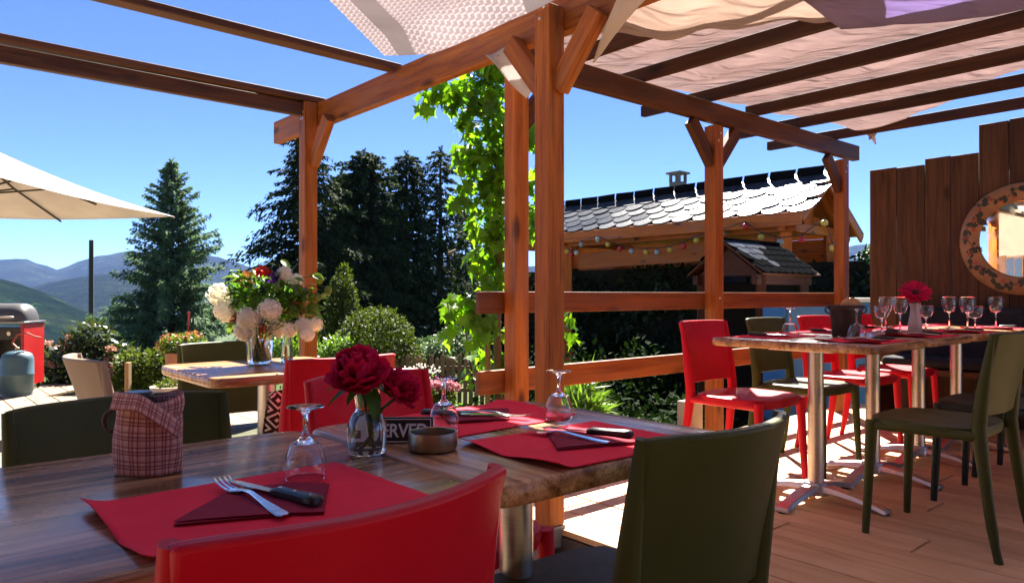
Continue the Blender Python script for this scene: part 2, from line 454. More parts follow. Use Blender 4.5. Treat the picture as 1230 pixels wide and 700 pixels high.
def tag(o, label=None, cat=None, group=None, kind=None):
    if label: o['label'] = label
    if cat: o['category'] = cat
    if group: o['group'] = group
    if kind: o['kind'] = kind
    return o
def thing(name, label, cat, loc=(0, 0, 0), rot=0.0, group=None):
    o = bpy.data.objects.new(name, None); o.empty_display_size = 0.1
    COL.objects.link(o)
    o.matrix_basis = Matrix.Translation(loc) @ Matrix.Rotation(rot, 4, 'Z')
    return tag(o, label, cat, group)
KIDS = {}
def kids_map():
    KIDS.clear()
    for o in COL.objects:
        if o.parent: KIDS.setdefault(o.parent.name, []).append(o)
def dup(src, loc, rot=0.0, label=None, group=None, scale=1.0, mats=None):
    def rec(o, parent):
        c = o.copy(); COL.objects.link(c); c.parent = parent
        for ch in KIDS.get(o.name, []): rec(ch, c)
        return c
    c = rec(src, None)
    c.matrix_basis = Matrix.Translation(loc) @ Matrix.Rotation(rot, 4, 'Z') @ Matrix.Scale(src.scale[0] * scale, 4)
    if label: c['label'] = label
    if group: c['group'] = group
    return c

def along(p0, p1, up=(0, 0, 1)):
    """matrix whose X runs from p0 to p1, centred between them"""
    p0, p1 = Vector(p0), Vector(p1); x = (p1 - p0).normalized(); up = Vector(up)
    y = up.cross(x)
    if y.length < 1e-5: y = Vector((-S2, C2, 0)) if abs(x.z) > 0.9 else Vector((0, 1, 0))
    y.normalize(); z = x.cross(y)
    M = Matrix((x, y, z)).transposed().to_4x4(); M.translation = (p0 + p1) / 2
    return M, (p1 - p0).length
def beam(name, p0, p1, w, h, mat, parent=None, bevel=0.004, up=(0, 0, 1)):
    """a straight timber, w across and h deep, its length along its own X"""
    M, L = along(p0, p1, up)
    if parent is not None: M = PM(parent).inverted() @ M
    return MB().box(-L / 2, L / 2, -w / 2, w / 2, -h / 2, h / 2).build(name, mat, parent, M=M, bevel=bevel, segs=2)
def PM(o):
    return (PM(o.parent) if o.parent else Matrix()) @ o.matrix_basis
def world_part(mb, name, mat, parent, **kw):
    """a part written in world coordinates"""
    return mb.build(name, mat, parent, M=PM(parent).inverted(), **kw)

def np_mesh(name, verts, nq, k=4):
    """verts: (nq*k,3) array, faces are consecutive k-gons"""
    me = bpy.data.meshes.new(name)
    n = len(verts)
    me.vertices.add(n); me.vertices.foreach_set('co', np.ascontiguousarray(verts, dtype=np.float32).ravel())
    me.loops.add(n); me.loops.foreach_set('vertex_index', np.arange(n, dtype=np.int32))
    me.polygons.add(nq); me.polygons.foreach_set('loop_start', np.arange(0, n, k, dtype=np.int32))
    try: me.polygons.foreach_set('loop_total', np.full(nq, k, dtype=np.int32))
    except Exception: pass
    me.update(calc_edges=True); me.validate()
    return me
def unit(a):
    return a / np.maximum(np.linalg.norm(a, axis=1, keepdims=True), 1e-9)
def leaf_quads(p, d, nrm, L, W, fold=0.25):
    """one folded diamond per leaf: p base, d direction, nrm leaf normal"""
    side = unit(np.cross(d, nrm)); up = unit(np.cross(side, d))
    L = L[:, None]; W = W[:, None]
    a = p; c = p + d * L
    m = p + d * L * 0.45
    b = m + side * W + up * W * fold; e = m - side * W + up * W * fold
    return np.stack([a, b, c, e], 1).reshape(-1, 3)

def sheet(name, pts_fn, nu, nv, mat, parent=None, uvs=None, thick=None):
    mb = MB(); mb.grid(pts_fn, nu, nv)
    me = mb.mesh(name, 180)
    uv = me.uv_layers.new(name='uv')
    su, sv = uvs or (1, 1)
    co = [((i / nu) * su, (j / nv) * sv) for j in range(nv + 1) for i in range(nu + 1)]
    for lp in me.loops: uv.data[lp.index].uv = co[lp.vertex_index]
    o = link(name, me, mat, parent)
    if thick:
        s = o.modifiers.new('thickness', 'SOLIDIFY'); s.thickness = thick; s.offset = 0
    return o

def superellipse(a, b, n, e=3.0, cx=0, cy=0):
    out = []
    for i in range(n):
        t = 2 * math.pi * i / n; c, s_ = math.cos(t), math.sin(t)
        out.append((cx + a * math.copysign(abs(c) ** (2 / e), c), cy + b * math.copysign(abs(s_) ** (2 / e), s_)))
    return out

# ================================================================== THE SETTING
rng = np.random.default_rng(7); random.seed(7)

# --- ground: one sheet out to the valley and the hills
def ground_z(x, y):
    r = math.hypot(x, y)
    z = -0.42
    if y > 5.5:
        z += 0.06 * math.sin(x * 0.5 + 1) * min(1, (y - 5) / 6)
    if r > 16: z -= 55 * (1 - math.exp(-((r - 16) / 160.0) ** 1.4)) * (0.9 if y > 0 else 0.1)
    return z
mb = MB()
rad = [0, 3, 6, 9, 12, 15, 18, 22, 27, 34, 45, 60, 90, 140, 220, 350, 600, 1000, 1800, 3000, 4200]
mb.rings([[(r * math.cos(2 * math.pi * i / 72), r * math.sin(2 * math.pi * i / 72), ground_z(r * math.cos(2 * math.pi * i / 72), r * math.sin(2 * math.pi * i / 72))) for i in range(72)] for r in [0.01] + rad[1:]], False, False)
tag(mb.build("ground", m_ground("meadow_ground"), smooth=180), kind='structure')

# --- mountains beyond the valley
def fbm(x, y, s, o=5):
    return sum(mnoise.noise(Vector((x / s * 2 ** k, y / s * 2 ** k, 3.7 + k))) / 2 ** k for k in range(o))
def ridge_range(name, D0, D1, prof, mat, amp, seed):
    """prof: list of (pixel x, pixel y) along the skyline, seen from the terrace"""
    xs = [p[0] for p in prof]; ys = [p[1] for p in prof]
    nu, nv = 150, 26
    def f(u, v):
        pxx = xs[0] + (xs[-1] - xs[0]) * u
        ang = (pxx - 615) / F_PX
        yy = np.interp(pxx, xs, ys)
        D = D0 + (D1 - D0) * v
        top = CAM_H + (354 - yy) / F_PX * (D0 + (D1 - D0) * 0.8)
        s_ = min(1, v / 0.8); prof_v = s_ ** 0.85 if v <= 0.8 else 1 - (v - 0.8) * 1.5
        x, y = ang * D, D
        z = -60 + (top + 60) * prof_v
        gul = fbm(x + seed, y * 0.55, amp * 7)
        z += gul * amp * math.sin(math.pi * min(1, max(0.0, v / 0.8))) + fbm(x, y, amp * 1.2, 3) * amp * 0.16 * min(1, v * 4)
        return (x, y, z)
    m = MB(); m.grid(f, nu, nv)
    return tag(m.build(name, mat, smooth=180), kind='structure')
MOUNT = m_mountain("forested_mountain", (0.009, 0.023, 0.011), (0.022, 0.044, 0.018), (0.065, 0.08, 0.038))
MOUNT2 = m_mountain("green_hillside", (0.007, 0.022, 0.008), (0.020, 0.048, 0.014), (0.070, 0.092, 0.030))
ridge_range("far_mountains", 1900, 3300, [(-320, 306), (-250, 300), (-60, 318), (0, 310), (30, 309), (58, 320), (72, 323), (110, 308), (150, 302), (210, 300), (260, 307), (300, 320), (380, 322), (480, 312), (620, 320), (800, 312), (950, 305), (1040, 292), (1150, 296), (1300, 300), (1500, 306)], MOUNT, 42, 11)
ridge_range("wooded_ridge", 1000, 1700, [(-500, 352), (-100, 350), (20, 350), (60, 338), (120, 328), (170, 330), (230, 338), (320, 352), (500, 372), (800, 380), (1100, 360), (1600, 350)], MOUNT, 24, 51)
ridge_range("green_hill", 420, 800, [(-600, 300), (-200, 310), (-60, 322), (0, 334), (40, 345), (80, 362), (130, 386), (180, 400), (260, 412), (700, 430), (1600, 440)], MOUNT2, 13, 91)

# --- terrace: slab plus separate planks on two levels
def clip(poly, a, b, c):
    """keep the side a*x+b*y<=c"""
    out = []
    for i in range(len(poly)):
        p, q = poly[i], poly[(i + 1) % len(poly)]
        dp, dq = a * p[0] + b * p[1] - c, a * q[0] + b * q[1] - c
        if dp <= 0: out.append(p)
        if (dp < 0 < dq) or (dq < 0 < dp):
            k = dp / (dp - dq); out.append((p[0] + (q[0] - p[0]) * k, p[1] + (q[1] - p[1]) * k))
    return out
def prism(poly, z0, z1, mb=None):
    mb = mb or MB(); n = len(poly)
    mb.rings([[(x, y, z0) for x, y in poly], [(x, y, z1) for x, y in poly]], True, True)
    return mb
def area(p): return 0.5 * sum(p[i][0] * p[(i + 1) % len(p)][1] - p[(i + 1) % len(p)][0] * p[i][1] for i in range(len(p)))

EDGE1 = 2.80           # far edge of the raised half, behind the railing
STEP2 = 2.035          # where the low step runs
deck = MB()
low_zone = [(-9, -5), (-1.30, -5), (-1.30, 7.15), (-9, 7.15)]
bbq_zone = [(-9, 7.15), (-4.62, 7.15), (-4.62, 8.1), (-9, 8.1)]
a, b = T(STEP2, EDGE1), T(STEP2, -6)
cor_zone = [(-1.30, -5), (b.x, -5), (a.x, a.y), (-1.30, 4.95)]
q = [T(STEP2, -5), T(6.35, -5), T(6.35, EDGE1), T(STEP2, EDGE1)]
for pl, z in ((low_zone, -0.03), (bbq_zone, -0.03), (cor_zone, -0.03), ([(p.x, p.y) for p in q], PLAT - 0.03)):
    prism(pl, -0.40, z, deck)
DECK = tag(deck.build("terrace_floor", m_plain("concrete_slab", (0.10, 0.085, 0.07), 0.9)), kind='structure')
rows = []
W_, L_, GAP = 0.195, 1.35, 0.009
def local(zone): return [((x * C2 + y * S2), (-x * S2 + y * C2)) for x, y in zone]
zones = [(local(low_zone), 0.0), (local(bbq_zone), 0.0), (local(cor_zone), 0.0), ([(STEP2, -5), (6.35, -5), (6.35, EDGE1), (STEP2, EDGE1)], PLAT)]
cand = []
for zone, z in zones:
    if area(zone) < 0: zone = zone[::-1]
    x0, x1 = min(p[0] for p in zone), max(p[0] for p in zone); y0, y1 = min(p[1] for p in zone), max(p[1] for p in zone)
    i0 = math.floor((x0 - STEP2) / W_)
    for i in range(i0, math.ceil((x1 - STEP2) / W_)):
        xa, xb = STEP2 + i * W_ + GAP / 2, STEP2 + (i + 1) * W_ - GAP / 2
        off = (0.37 * i * L_ + 0.29 * L_ * (i % 3)) % L_
        j = math.floor((y0 - off) / L_)
        while off + j * L_ < y1:
            ya, yb = off + j * L_ + GAP / 2, off + (j + 1) * L_ - GAP / 2
            poly = [(xa, ya), (xb, ya), (xb, yb), (xa, yb)]
            for k in range(len(zone)):
                p, q_ = zone[k], zone[(k + 1) % len(zone)]
                nx, ny = q_[1] - p[1], -(q_[0] - p[0])
                poly = clip(poly, nx, ny, nx * p[0] + ny * p[1])
                if len(poly) < 3: break
            if len(poly) >= 3 and abs(area(poly)) > 0.004:
                cx, cy = sum(p[0] for p in poly) / len(poly), sum(p[1] for p in poly) / len(poly)
                w = T(cx, cy, z)
                inview = w.y > 0.9 and abs(w.x) < w.y * 0.78 + 0.6
                cand.append((0 if inview else 1, w.length, poly, z, (cx, cy)))
            j += 1
cand.sort(key=lambda c: (c[0], c[1]))
rest = MB(); rest_low = MB()
MT = Matrix.Rotation(YAW + math.pi / 2, 4, 'Z')          # plank's own X runs along d1
for n, (flag, dist, poly, z, (cx, cy)) in enumerate(cand):
    if flag == 0 and n < 290:
        pp = [((y - cy), -(x - cx)) for x, y in poly]     # in the plank's own frame
        M = Matrix.Translation(T(cx, cy, 0)) @ MT
        prism(pp, z - 0.024, z + random.uniform(-0.0008, 0.0008)).build("plank", FLOORWOOD if z > 0.01 else DECKWOOD, DECK, M=M, bevel=0.0022, segs=1)
    else:
        pw = [tuple(T(x, y)[:2]) for x, y in poly]
        prism(pw, z - 0.024, z, rest if z > 0.01 else rest_low)
tag(rest.build("plank_field", FLOORWOOD, DECK), kind='stuff')
tag(rest_low.build("plank_field", DECKWOOD, DECK), kind='stuff')

# ================================================================== TIMBER PERGOLAS
PG = thing("timber_pergola", "orange brown timber pergola with two open rafters against the blue sky on the left", "pergola", (0.15, 2.9, 0))
P1 = Vector((0.15, 2.9, 0)); D1V = T(0, 1); D2V = T(1, 0)
P2 = P1 + D1V * 2.185
def post(parent, x, y, z0, z1, s=0.085, mat=TIMBER):
    p = MB().box(-(z1 - z0) / 2, (z1 - z0) / 2, -s / 2, s / 2, -s / 2, s / 2)
    M = Matrix.Translation((x, y, (z0 + z1) / 2)) @ Matrix.Rotation(YAW, 4, 'Z') @ Matrix.Rotation(math.pi / 2, 4, 'Y')
    return p.build("post", mat, parent, M=PM(parent).inverted() @ M, bevel=0.004)
post(PG, P1.x, P1.y, 0.087, 2.15)
post(PG, P2.x, P2.y, 0.0, 2.205)
foot = MB().box(-0.046, 0.046, -0.046, 0.046, 0, 0.085)
foot.build("post_foot", m_plain("pale_concrete", (0.30, 0.275, 0.235), 0.85, bump=0.3, bscale=60), PG, M=PM(PG).inverted() @ Matrix.Translation((P1.x, P1.y, 0)) @ Matrix.Rotation(YAW, 4, 'Z'), bevel=0.004)
zb = 2.13                                            # main beam is bolted to the far faces of the posts
beam("main_beam", P1 - D1V * 3.2 + Vector((0, 0, zb)) + D2V * 0.068, P2 + D1V * 0.64 + Vector((0, 0, zb)) + D2V * 0.068, 0.05, 0.15, TIMBER, PG)
# braces in the beam's plane
for p, sgn in ((P1, 1), (P1, -1), (P2, -1)):
    q0 = p + D2V * 0.016 + D1V * sgn * 0.035 + Vector((0, 0, 1.72)); ln = 0.25
    q0.z = 2.07 - ln
    q1 = p + D2V * 0.016 + D1V * sgn * ln + Vector((0, 0, 2.07))
    beam("brace", q0, q1, 0.05, 0.085, TIMBER, PG)
# flat rafters running out to the upper left, and the deeper beam under the far one
z = 2.224
for t_, wd in ((2.185, 0.10), (1.281, 0.085)):
    q0 = P1 + D1V * t_
    beam("rafter", q0 + D2V * 0.092 + Vector((0, 0, z)), q0 - D2V * 5.2 + Vector((0, 0, z + 0.045)), wd, 0.034, WEATHERED, PG)
q0 = P2 + D1V * 0.012
beam("side_beam", q0 - D2V * 0.045 + Vector((0, 0, 2.160)), q0 - D2V * 5.2 + Vector((0, 0, 2.185)), 0.045, 0.085, WEATHERED, PG)
for dz in (2.10, 2.175):
    MB().lathe([(0.001, 0.004), (0.009, 0.004), (0.009, 0), (0.0, 0)], 10).build("bolt", STEEL, PG, M=PM(PG).inverted() @ Matrix.Translation(P2 - D2V * 0.044 - D1V * 0.02 + Vector((0, 0, dz))) @ Matrix.Rotation(YAW - math.pi / 2, 4, 'Z') @ Matrix.Rotation(math.pi / 2, 4, 'X'))

CG = thing("covered_pergola", "dark brown timber pergola with railing and parallel rafters under the pink cloth", "pergola", (0.022, 3.5, PLAT))
Q1 = Vector((0.022, 3.5, 0))
for t_, z0 in ((0.0, 0.0), (1.668, 0.02), (3.436, PLAT)):
    p = Q1 + D2V * t_
    post(CG, p.x, p.y, z0, 2.068)
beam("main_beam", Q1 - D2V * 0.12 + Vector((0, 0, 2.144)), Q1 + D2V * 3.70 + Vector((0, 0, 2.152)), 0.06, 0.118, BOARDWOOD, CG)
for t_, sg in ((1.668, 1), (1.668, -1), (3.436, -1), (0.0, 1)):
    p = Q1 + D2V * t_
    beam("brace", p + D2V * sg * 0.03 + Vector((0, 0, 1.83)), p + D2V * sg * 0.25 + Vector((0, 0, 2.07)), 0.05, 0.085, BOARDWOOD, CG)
scr = MB().lathe([(0.0, 0.003), (0.006, 0.0025), (0.0075, 0.0)], 10).mesh("screw_head", 60)
def screw(parent, p, side):
    Mw = Matrix.Translation(p) @ Matrix.Rotation(YAW if side else YAW - math.pi / 2, 4, 'Z') @ Matrix.Rotation(math.pi / 2, 4, 'X')
    link("screw_head", scr, STEEL, parent, M=PM(parent).inverted() @ Mw)
for p, par in ((P1, PG), (P2, PG)):
    for dz, k in ((2.10, 0.012), (2.14, -0.012)):
        screw(par, p - D2V * 0.0428 + D1V * k + Vector((0, 0, dz)), False)
for t_ in (1.668, 3.436):
    for dz, k in ((2.02, 0.015), (1.97, -0.012), (0.98, 0.0), (0.58, 0.0)):
        screw(CG, Q1 + D2V * (t_ + k) - D1V * 0.0428 + Vector((0, 0, dz)), True)
RT = [0.43, 0.95, 1.604, 2.154, 2.72, 3.313]
for t_ in RT:
    p = Q1 + D2V * t_
    over = {0.43: 0.3, 0.95: 0.28, 1.604: 0.52, 2.154: 0.06, 2.72: 0.56}.get(t_, 0.56)
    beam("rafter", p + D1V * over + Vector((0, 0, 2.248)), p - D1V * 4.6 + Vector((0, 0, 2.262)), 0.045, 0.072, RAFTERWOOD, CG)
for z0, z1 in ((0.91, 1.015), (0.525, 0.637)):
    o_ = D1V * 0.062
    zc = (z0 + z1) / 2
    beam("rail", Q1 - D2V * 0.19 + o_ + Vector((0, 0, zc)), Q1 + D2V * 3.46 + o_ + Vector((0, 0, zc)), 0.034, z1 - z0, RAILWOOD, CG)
ft = MB().box(-0.06, 0.06, -0.06, 0.06, -0.4, 0.30)
for t_ in (1.72,):
    p = Q1 + D2V * t_ + D1V * 0.22
    tag(ft.build("concrete_block", MATS["pale_concrete"], loc=(p.x, p.y, 0), rot=YAW, bevel=0.006), "pale square concrete block standing behind the railing under the middle post", "concrete block")

# ================================================================== BOARD WALL
WALL = thing("board_wall", "tall dark brown board wall with stepped top on the right edge of the terrace", "wall", T(5.95, 2.49, PLAT), YAW + math.pi / 2)
tops = [1.985, 1.985, 2.026, 2.026, 2.22, 2.22, 2.32, 2.32, 2.40, 2.40, 2.40, 2.44, 2.44, 2.44, 2.44, 2.44]
widths = [0.2, 0.2, 0.18, 0.18, 0.185, 0.18] + [0.2] * 10
y_ = 0.0
for i, (tp, w) in enumerate(zip(tops, widths)):
    h = tp - PLAT + random.uniform(-0.006, 0.006)
    g = 0.0035 if i in (2, 6) else 0.0012
    mbx = MB().box(-h / 2, h / 2, g, w - g, -0.014, 0.014)
    # board: own X up, own Y along the wall
    M = Matrix.Translation((-y_, random.uniform(-0.003, 0.003), h / 2)) @ Matrix(((0, -1, 0, 0), (0, 0, -1, 0), (1, 0, 0, 0), (0, 0, 0, 1)))
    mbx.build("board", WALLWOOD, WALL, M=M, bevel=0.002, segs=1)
    y_ += w
LW = y_
for zz in (0.5, 1.6):
    MB().box(-LW / 2, LW / 2, -0.025, 0.025, -0.04, 0.04).build("cross_rail", BOARDWOOD, WALL, M=Matrix.Translation((-LW / 2, -0.045, zz)), bevel=0.003)

# --- round mirror with a painted frame
MC = T(5.95, 1.46, 1.385) - D2V * 0.0165
MIR = thing("round_mirror", "round wall mirror in a broad tan frame painted with leafy vines on the board wall", "mirror", MC, YAW - math.pi / 2)
# own frame: X along the wall, Y out of the wall (towards the tables) is -Y
FRM = m_plain("ochre_painted_frame", (0.27, 0.135, 0.05), 0.5, var=0.3, scale=9, bump=0.2, bscale=40)
Mrot = Matrix.Rotation(math.pi / 2, 4, 'X')          # lathe axis turned to point out of the wall
fr = MB().lathe([(0.268, 0.0), (0.262, 0.018), (0.272, 0.030), (0.33, 0.036), (0.375, 0.028), (0.388, 0.014), (0.388, 0.0)], 72)
fr.build("frame", FRM, MIR, M=Mrot)
MB().lathe([(0.270, 0.012), (0.0005, 0.012)], 64).build("mirror_glass", m_plain("mirror_silver", (0.92, 0.92, 0.92), 0.02, 1.0, var=0.0, bump=0), MIR, M=Mrot)
vine = MB(); rr = random.Random(3)
def frame_z(r): return float(np.interp(r, [0.262, 0.272, 0.33, 0.375, 0.388], [0.018, 0.030, 0.036, 0.028, 0.014])) + 0.0015
def painted(mbx, r, th, L, W, ang):
    cx, cz = r * math.cos(th), r * math.sin(th); out = []
    for k, (u, v) in enumerate(((0, 0), (0.35, 1), (0.7, 0.8), (1, 0), (0.7, -0.8), (0.35, -1))):
        x = cx + math.cos(ang) * u * L - math.sin(ang) * v * W; y = cz + math.sin(ang) * u * L + math.cos(ang) * v * W
        out.append((x, y, frame_z(min(0.386, max(0.266, math.hypot(x, y))))))
    mbx.add(out, [(0, 1, 2, 3, 4, 5)])
stem = []
for k in range(181):
    th = 2 * math.pi * k / 180; r = 0.327 + 0.028 * math.sin(th * 9)
    stem.append((r * math.cos(th), r * math.sin(th), frame_z(r)))
vine.tube(stem, 0.0026, 4, flat=0.4)
for k in range(64):
    th = 2 * math.pi * k / 64 + rr.uniform(-0.03, 0.03); r = 0.327 + 0.028 * math.sin(th * 9)
    for q in range(2): painted(vine, r, th, rr.uniform(0.035, 0.062), rr.uniform(0.011, 0.018), th + rr.uniform(0, 6.28))
vine.build("painted_vine", m_plain("painted_dark_green", (0.022, 0.027, 0.012), 0.5), MIR, M=Mrot)
bl = MB()
for k in range(26):
    th = 2 * math.pi * k / 26 + rr.uniform(-0.08, 0.08); r = rr.uniform(0.29, 0.365)
    for q in range(5): painted(bl, r, th, 0.020, 0.007, q * 1.257 + k)
bl.build("painted_blossom", m_plain("painted_russet", (0.30, 0.07, 0.03), 0.5), MIR, M=Mrot)

# ================================================================== CHAIRS
def make_chair(name, label, mat, loc, rot, group=None, H=0.80):
    """stacking chair facing its own +Y: solid curved back, two rear legs that run up as stiles"""
    t = thing(name, label, "chair", loc, rot, group)
    s = MB(); n = 40
    def ring(a, b, z, cy=0.0, e=3.6): return [(x, y, z) for x, y in superellipse(a, b, n, e, 0, cy)]
    zt = 0.455
    rs = [ring(0.190, 0.180, zt - 0.045), ring(0.206, 0.197, zt - 0.043), ring(0.212, 0.203, zt - 0.02), ring(0.209, 0.200, zt - 0.005),
          ring(0.198, 0.189, zt), ring(0.14, 0.13, zt - 0.008), ring(0.06, 0.05, zt - 0.011)]
    s.rings(rs, True, True)
    s.build("seat", mat, t, M=Matrix.Translation((0, 0.005, 0)), smooth=50)
    b = MB()
    def back(u, v):
        a = 2 * u - 1; z = 0.500 + (H - 0.500) * v
        hw = 0.178 + 0.016 * v
        y = -0.186 - 0.052 * v ** 1.3 - (1 - a * a) * (0.022 + 0.036 * v)
        if v > 0.9: z -= 0.004 * (abs(a) ** 8)
        return (hw * a, y, z)
    b.grid(back, 20, 10, thick=(0, -0.021, -0.002))
    b.build("backrest", mat, t, bevel=0.006, segs=3, smooth=50)
    for sx in (-1, 1):
        MB().lathe([(0.0, 0.0), (0.0032, 0.0), (0.0032, 0.004), (0.0, 0.004)], 10).build('screw_cap', BLACKPLASTIC, t, M=Matrix.Translation((sx * 0.172, -0.2545, H - 0.028)) @ Matrix.Rotation(R(80), 4, 'X'))
        # rear leg and stile in one piece
        pts, rad = [], []
        for k in range(15):
            v = k / 14; z = v * (H - 0.006)
            zz = z / 0.45
            y = -0.255 + 0.065 * min(1, zz) ** 0.8 if z < 0.45 else -0.190 - 0.048 * ((z - 0.45) / (H - 0.45)) ** 1.3
            x = sx * (0.200 - 0.018 * min(1, zz) if z < 0.45 else 0.182 + 0.008 * (z - 0.45) / (H - 0.45))
            pts.append((x, y - 0.004, z)); rad.append(0.0155 + 0.006 * math.exp(-((z - 0.47) / 0.18) ** 2) - (0.003 if z < 0.08 else 0) - (0.0065 * max(0, (v - 0.75) / 0.25)))
        MB().tube(pts, rad, 10, flat=1.15).build("leg", mat, t, smooth=60)
        pts = [(sx * (0.188 + 0.016 * (1 - z / 0.44)), 0.172 + 0.018 * (1 - z / 0.44), z) for z in (0.44, 0.40, 0.3, 0.2, 0.1, 0.0)]
        MB().tube(pts, [0.023, 0.022, 0.0195, 0.0175, 0.0155, 0.0135], 10).build("leg", mat, t, smooth=60)
        # side rail under the seat
        MB().tube([(sx * 0.190, -0.185, 0.425), (sx * 0.196, 0.0, 0.428), (sx * 0.190, 0.165, 0.424)], [0.014, 0.016, 0.015], 8, flat=1.2).build("side_rail", mat, t, smooth=60)
    return t

def at(d2, d1, z=0.0): return T(d2, d1, z)
FWD, BACK, RIGHTW = YAW, YAW + math.pi, YAW - math.pi / 2
gN = "chairs at the near tables"
c_red = make_chair("plastic_chair", "red plastic chair nearest the camera, seen from behind, at the near table", RED, at(0.348, 0.897), FWD + R(5))
c_olive = make_chair("plastic_chair", "dark olive plastic chair in front, its back to the camera, right of the nearest red", OLIVE, at(1.010, 0.902), FWD)
kids_map()
c3 = dup(c_olive, at(0.370, 1.305), BACK + R(4), "olive plastic chair behind the plaid bag at the left end of the near table")
c4 = dup(c_red, at(0.985, 1.400), BACK + R(10), "red plastic chair behind the vase of red peonies, facing the camera")
c5 = dup(c_red, at(1.15, 2.42), FWD, "red plastic chair with a patterned cushion on its seat beside the white flower table")
c6 = dup(c_olive, at(1.10, 2.88), BACK, "olive plastic chair behind the table with the white flower bouquet")
c7 = make_chair("plastic_chair", "taupe plastic chair with a pale back, left of the white flower table", TAUPE, at(0.755, 2.72), RIGHTW)
# the long table by the board wall (one step up)
zr = PLAT
c8 = dup(c_red, at(3.150, 1.90, zr), BACK, "red plastic chair at the left end of the long table, by the railing post")
c9 = dup(c_olive, at(3.805, 1.93, zr), BACK, "olive plastic chair between the two red chairs on the far side of the long table")
c10 = dup(c_red, at(4.42, 1.95, zr), BACK, "red plastic chair half hidden by the dark bucket on the long table")
c11 = dup(c_olive, at(3.115, 1.05, zr), FWD, "big olive plastic chair on the right, standing in front of the long table")
c12 = make_chair("plastic_chair", "dark green plastic chair behind the big olive chair on the right", DARKOLIVE, at(3.80, 1.04, zr), FWD)
kids_map()
c13 = dup(c12, at(4.42, 1.06, zr), FWD, "black looking chair deepest in the shade, second behind the big olive chair on the right")
c14 = dup(c_red, at(5.02, 1.95, zr), BACK, "red plastic chair at the far end of the long table, deep in the shade")

# cushion on the red chair
cu = MB(); n = 12
def cush(u, v, s_): 
    a, b_ = 2 * u - 1, 2 * v - 1
    e = (1 - a ** 4) * (1 - b_ ** 4)
    k = 1 - 0.06 * (a * a * b_ * b_)
    return (a * 0.19 * k, s_ * (0.012 + 0.05 * max(0, e) ** 0.6), b_ * 0.19 * k)
for s_ in (1, -1):
    cu.grid(lambda u, v: cush(u, v, s_) if s_ > 0 else cush(1 - u, v, s_), n, n)
tag(cu.build("cushion", ZIGZAG, M=Matrix.Translation(at(1.07, 2.330, 0.568)) @ Matrix.Rotation(YAW, 4, 'Z') @ Matrix.Rotation(R(16), 4, 'X') @ Matrix.Scale(0.66, 4), smooth=180),
    "square cushion with a dark red and white geometric pattern leaning on the red chair", "cushion")

# ================================================================== TABLES
def make_table(name, label, loc, rot, w, l, H, group=None, mat=None):
    t = thing(name, label, "table", loc, rot, group)
    M = Matrix.Translation((0, 0, H - 0.0175))
    pl = [(x, y) for x, y in superellipse(w / 2, l / 2, 4 * 14, 14)]
    rs = []
    for dz, k in ((-0.0175, 0.006), (-0.012, 0.0015), (0.0, 0.0), (0.012, 0.0012), (0.0158, 0.004), (0.0175, 0.0085)):
        rs.append([(x * (1 - 2 * k / w), y * (1 - 2 * k / l), dz) for x, y in pl])
    MB().rings(rs).build("tabletop", mat or TABLEWOOD, t, M=M, smooth=35)
    MB().lathe([(0.034, 0.055), (0.034, H - 0.05)], 28).build("column", STEEL, t)
    MB().box(-0.15, 0.15, -0.15, 0.15, H - 0.05, H - 0.036).build("mounting_plate", STEEL, t, bevel=0.003)
    MB().lathe([(0.0, 0.085), (0.05, 0.083), (0.062, 0.06), (0.06, 0.03), (0.0, 0.03)], 24).build("hub", STEEL, t)
    for k in range(4):
        a = math.pi / 2 * k
        rs = []
        for q in range(9):
            u = q / 8; x = 0.04 + 0.275 * u
            z1 = 0.075 - 0.052 * u ** 1.5; z0 = max(0.0, 0.045 - 0.045 * u ** 2 + (0 if u < 0.97 else 0)) if u < 0.9 else 0.004
            wd = 0.036 - 0.006 * u + (0.008 if u > 0.9 else 0)
            rs.append([(x, -wd, z0), (x, -wd * 0.8, z1), (x, wd * 0.8, z1), (x, wd, z0)])
        MB().rings(rs).build("base_arm", STEEL, t, M=Matrix.Rotation(a, 4, 'Z'), bevel=0.004)
        MB().lathe([(0.0, 0.0), (0.017, 0.0), (0.017, 0.006), (0.0, 0.006)], 12, (0.30, 0, -0.0005)).build("foot_pad", BLACKPLASTIC, t, M=Matrix.Rotation(a, 4, 'Z'))
    return t
NT_H = 0.73
tA = make_table("bistro_table", "near wooden table top with the plaid bag and the nearest place setting on it", at(0.332, 1.083), YAW, 0.612, 0.615, NT_H, "wooden bistro tables")
kids_map()
tB = dup(tA, at(0.950, 1.083), YAW + math.pi / 2, "near wooden table with the ashtray and two red placemats on it")
tC = dup(tA, at(1.105, 2.70), YAW + math.pi, "wooden table carrying the white flower bouquet beside the left post")
tR = make_table("bistro_table", "left end table of the long row, carrying the dark bucket", at(3.205, 1.585, PLAT), YAW, 0.600, 0.745, 0.73, "wooden bistro tables")
kids_map()
for k, lb in enumerate(("second table from the left in the long row, with the red gerbera vase", "third table from the left in the long row, with upright wine glasses", "last table of the long row, in the deep shade nearest the board wall")):
    dup(tR, at(3.808 + 0.603 * k, 1.585, PLAT), YAW, lb)
RT_Z = PLAT + 0.73

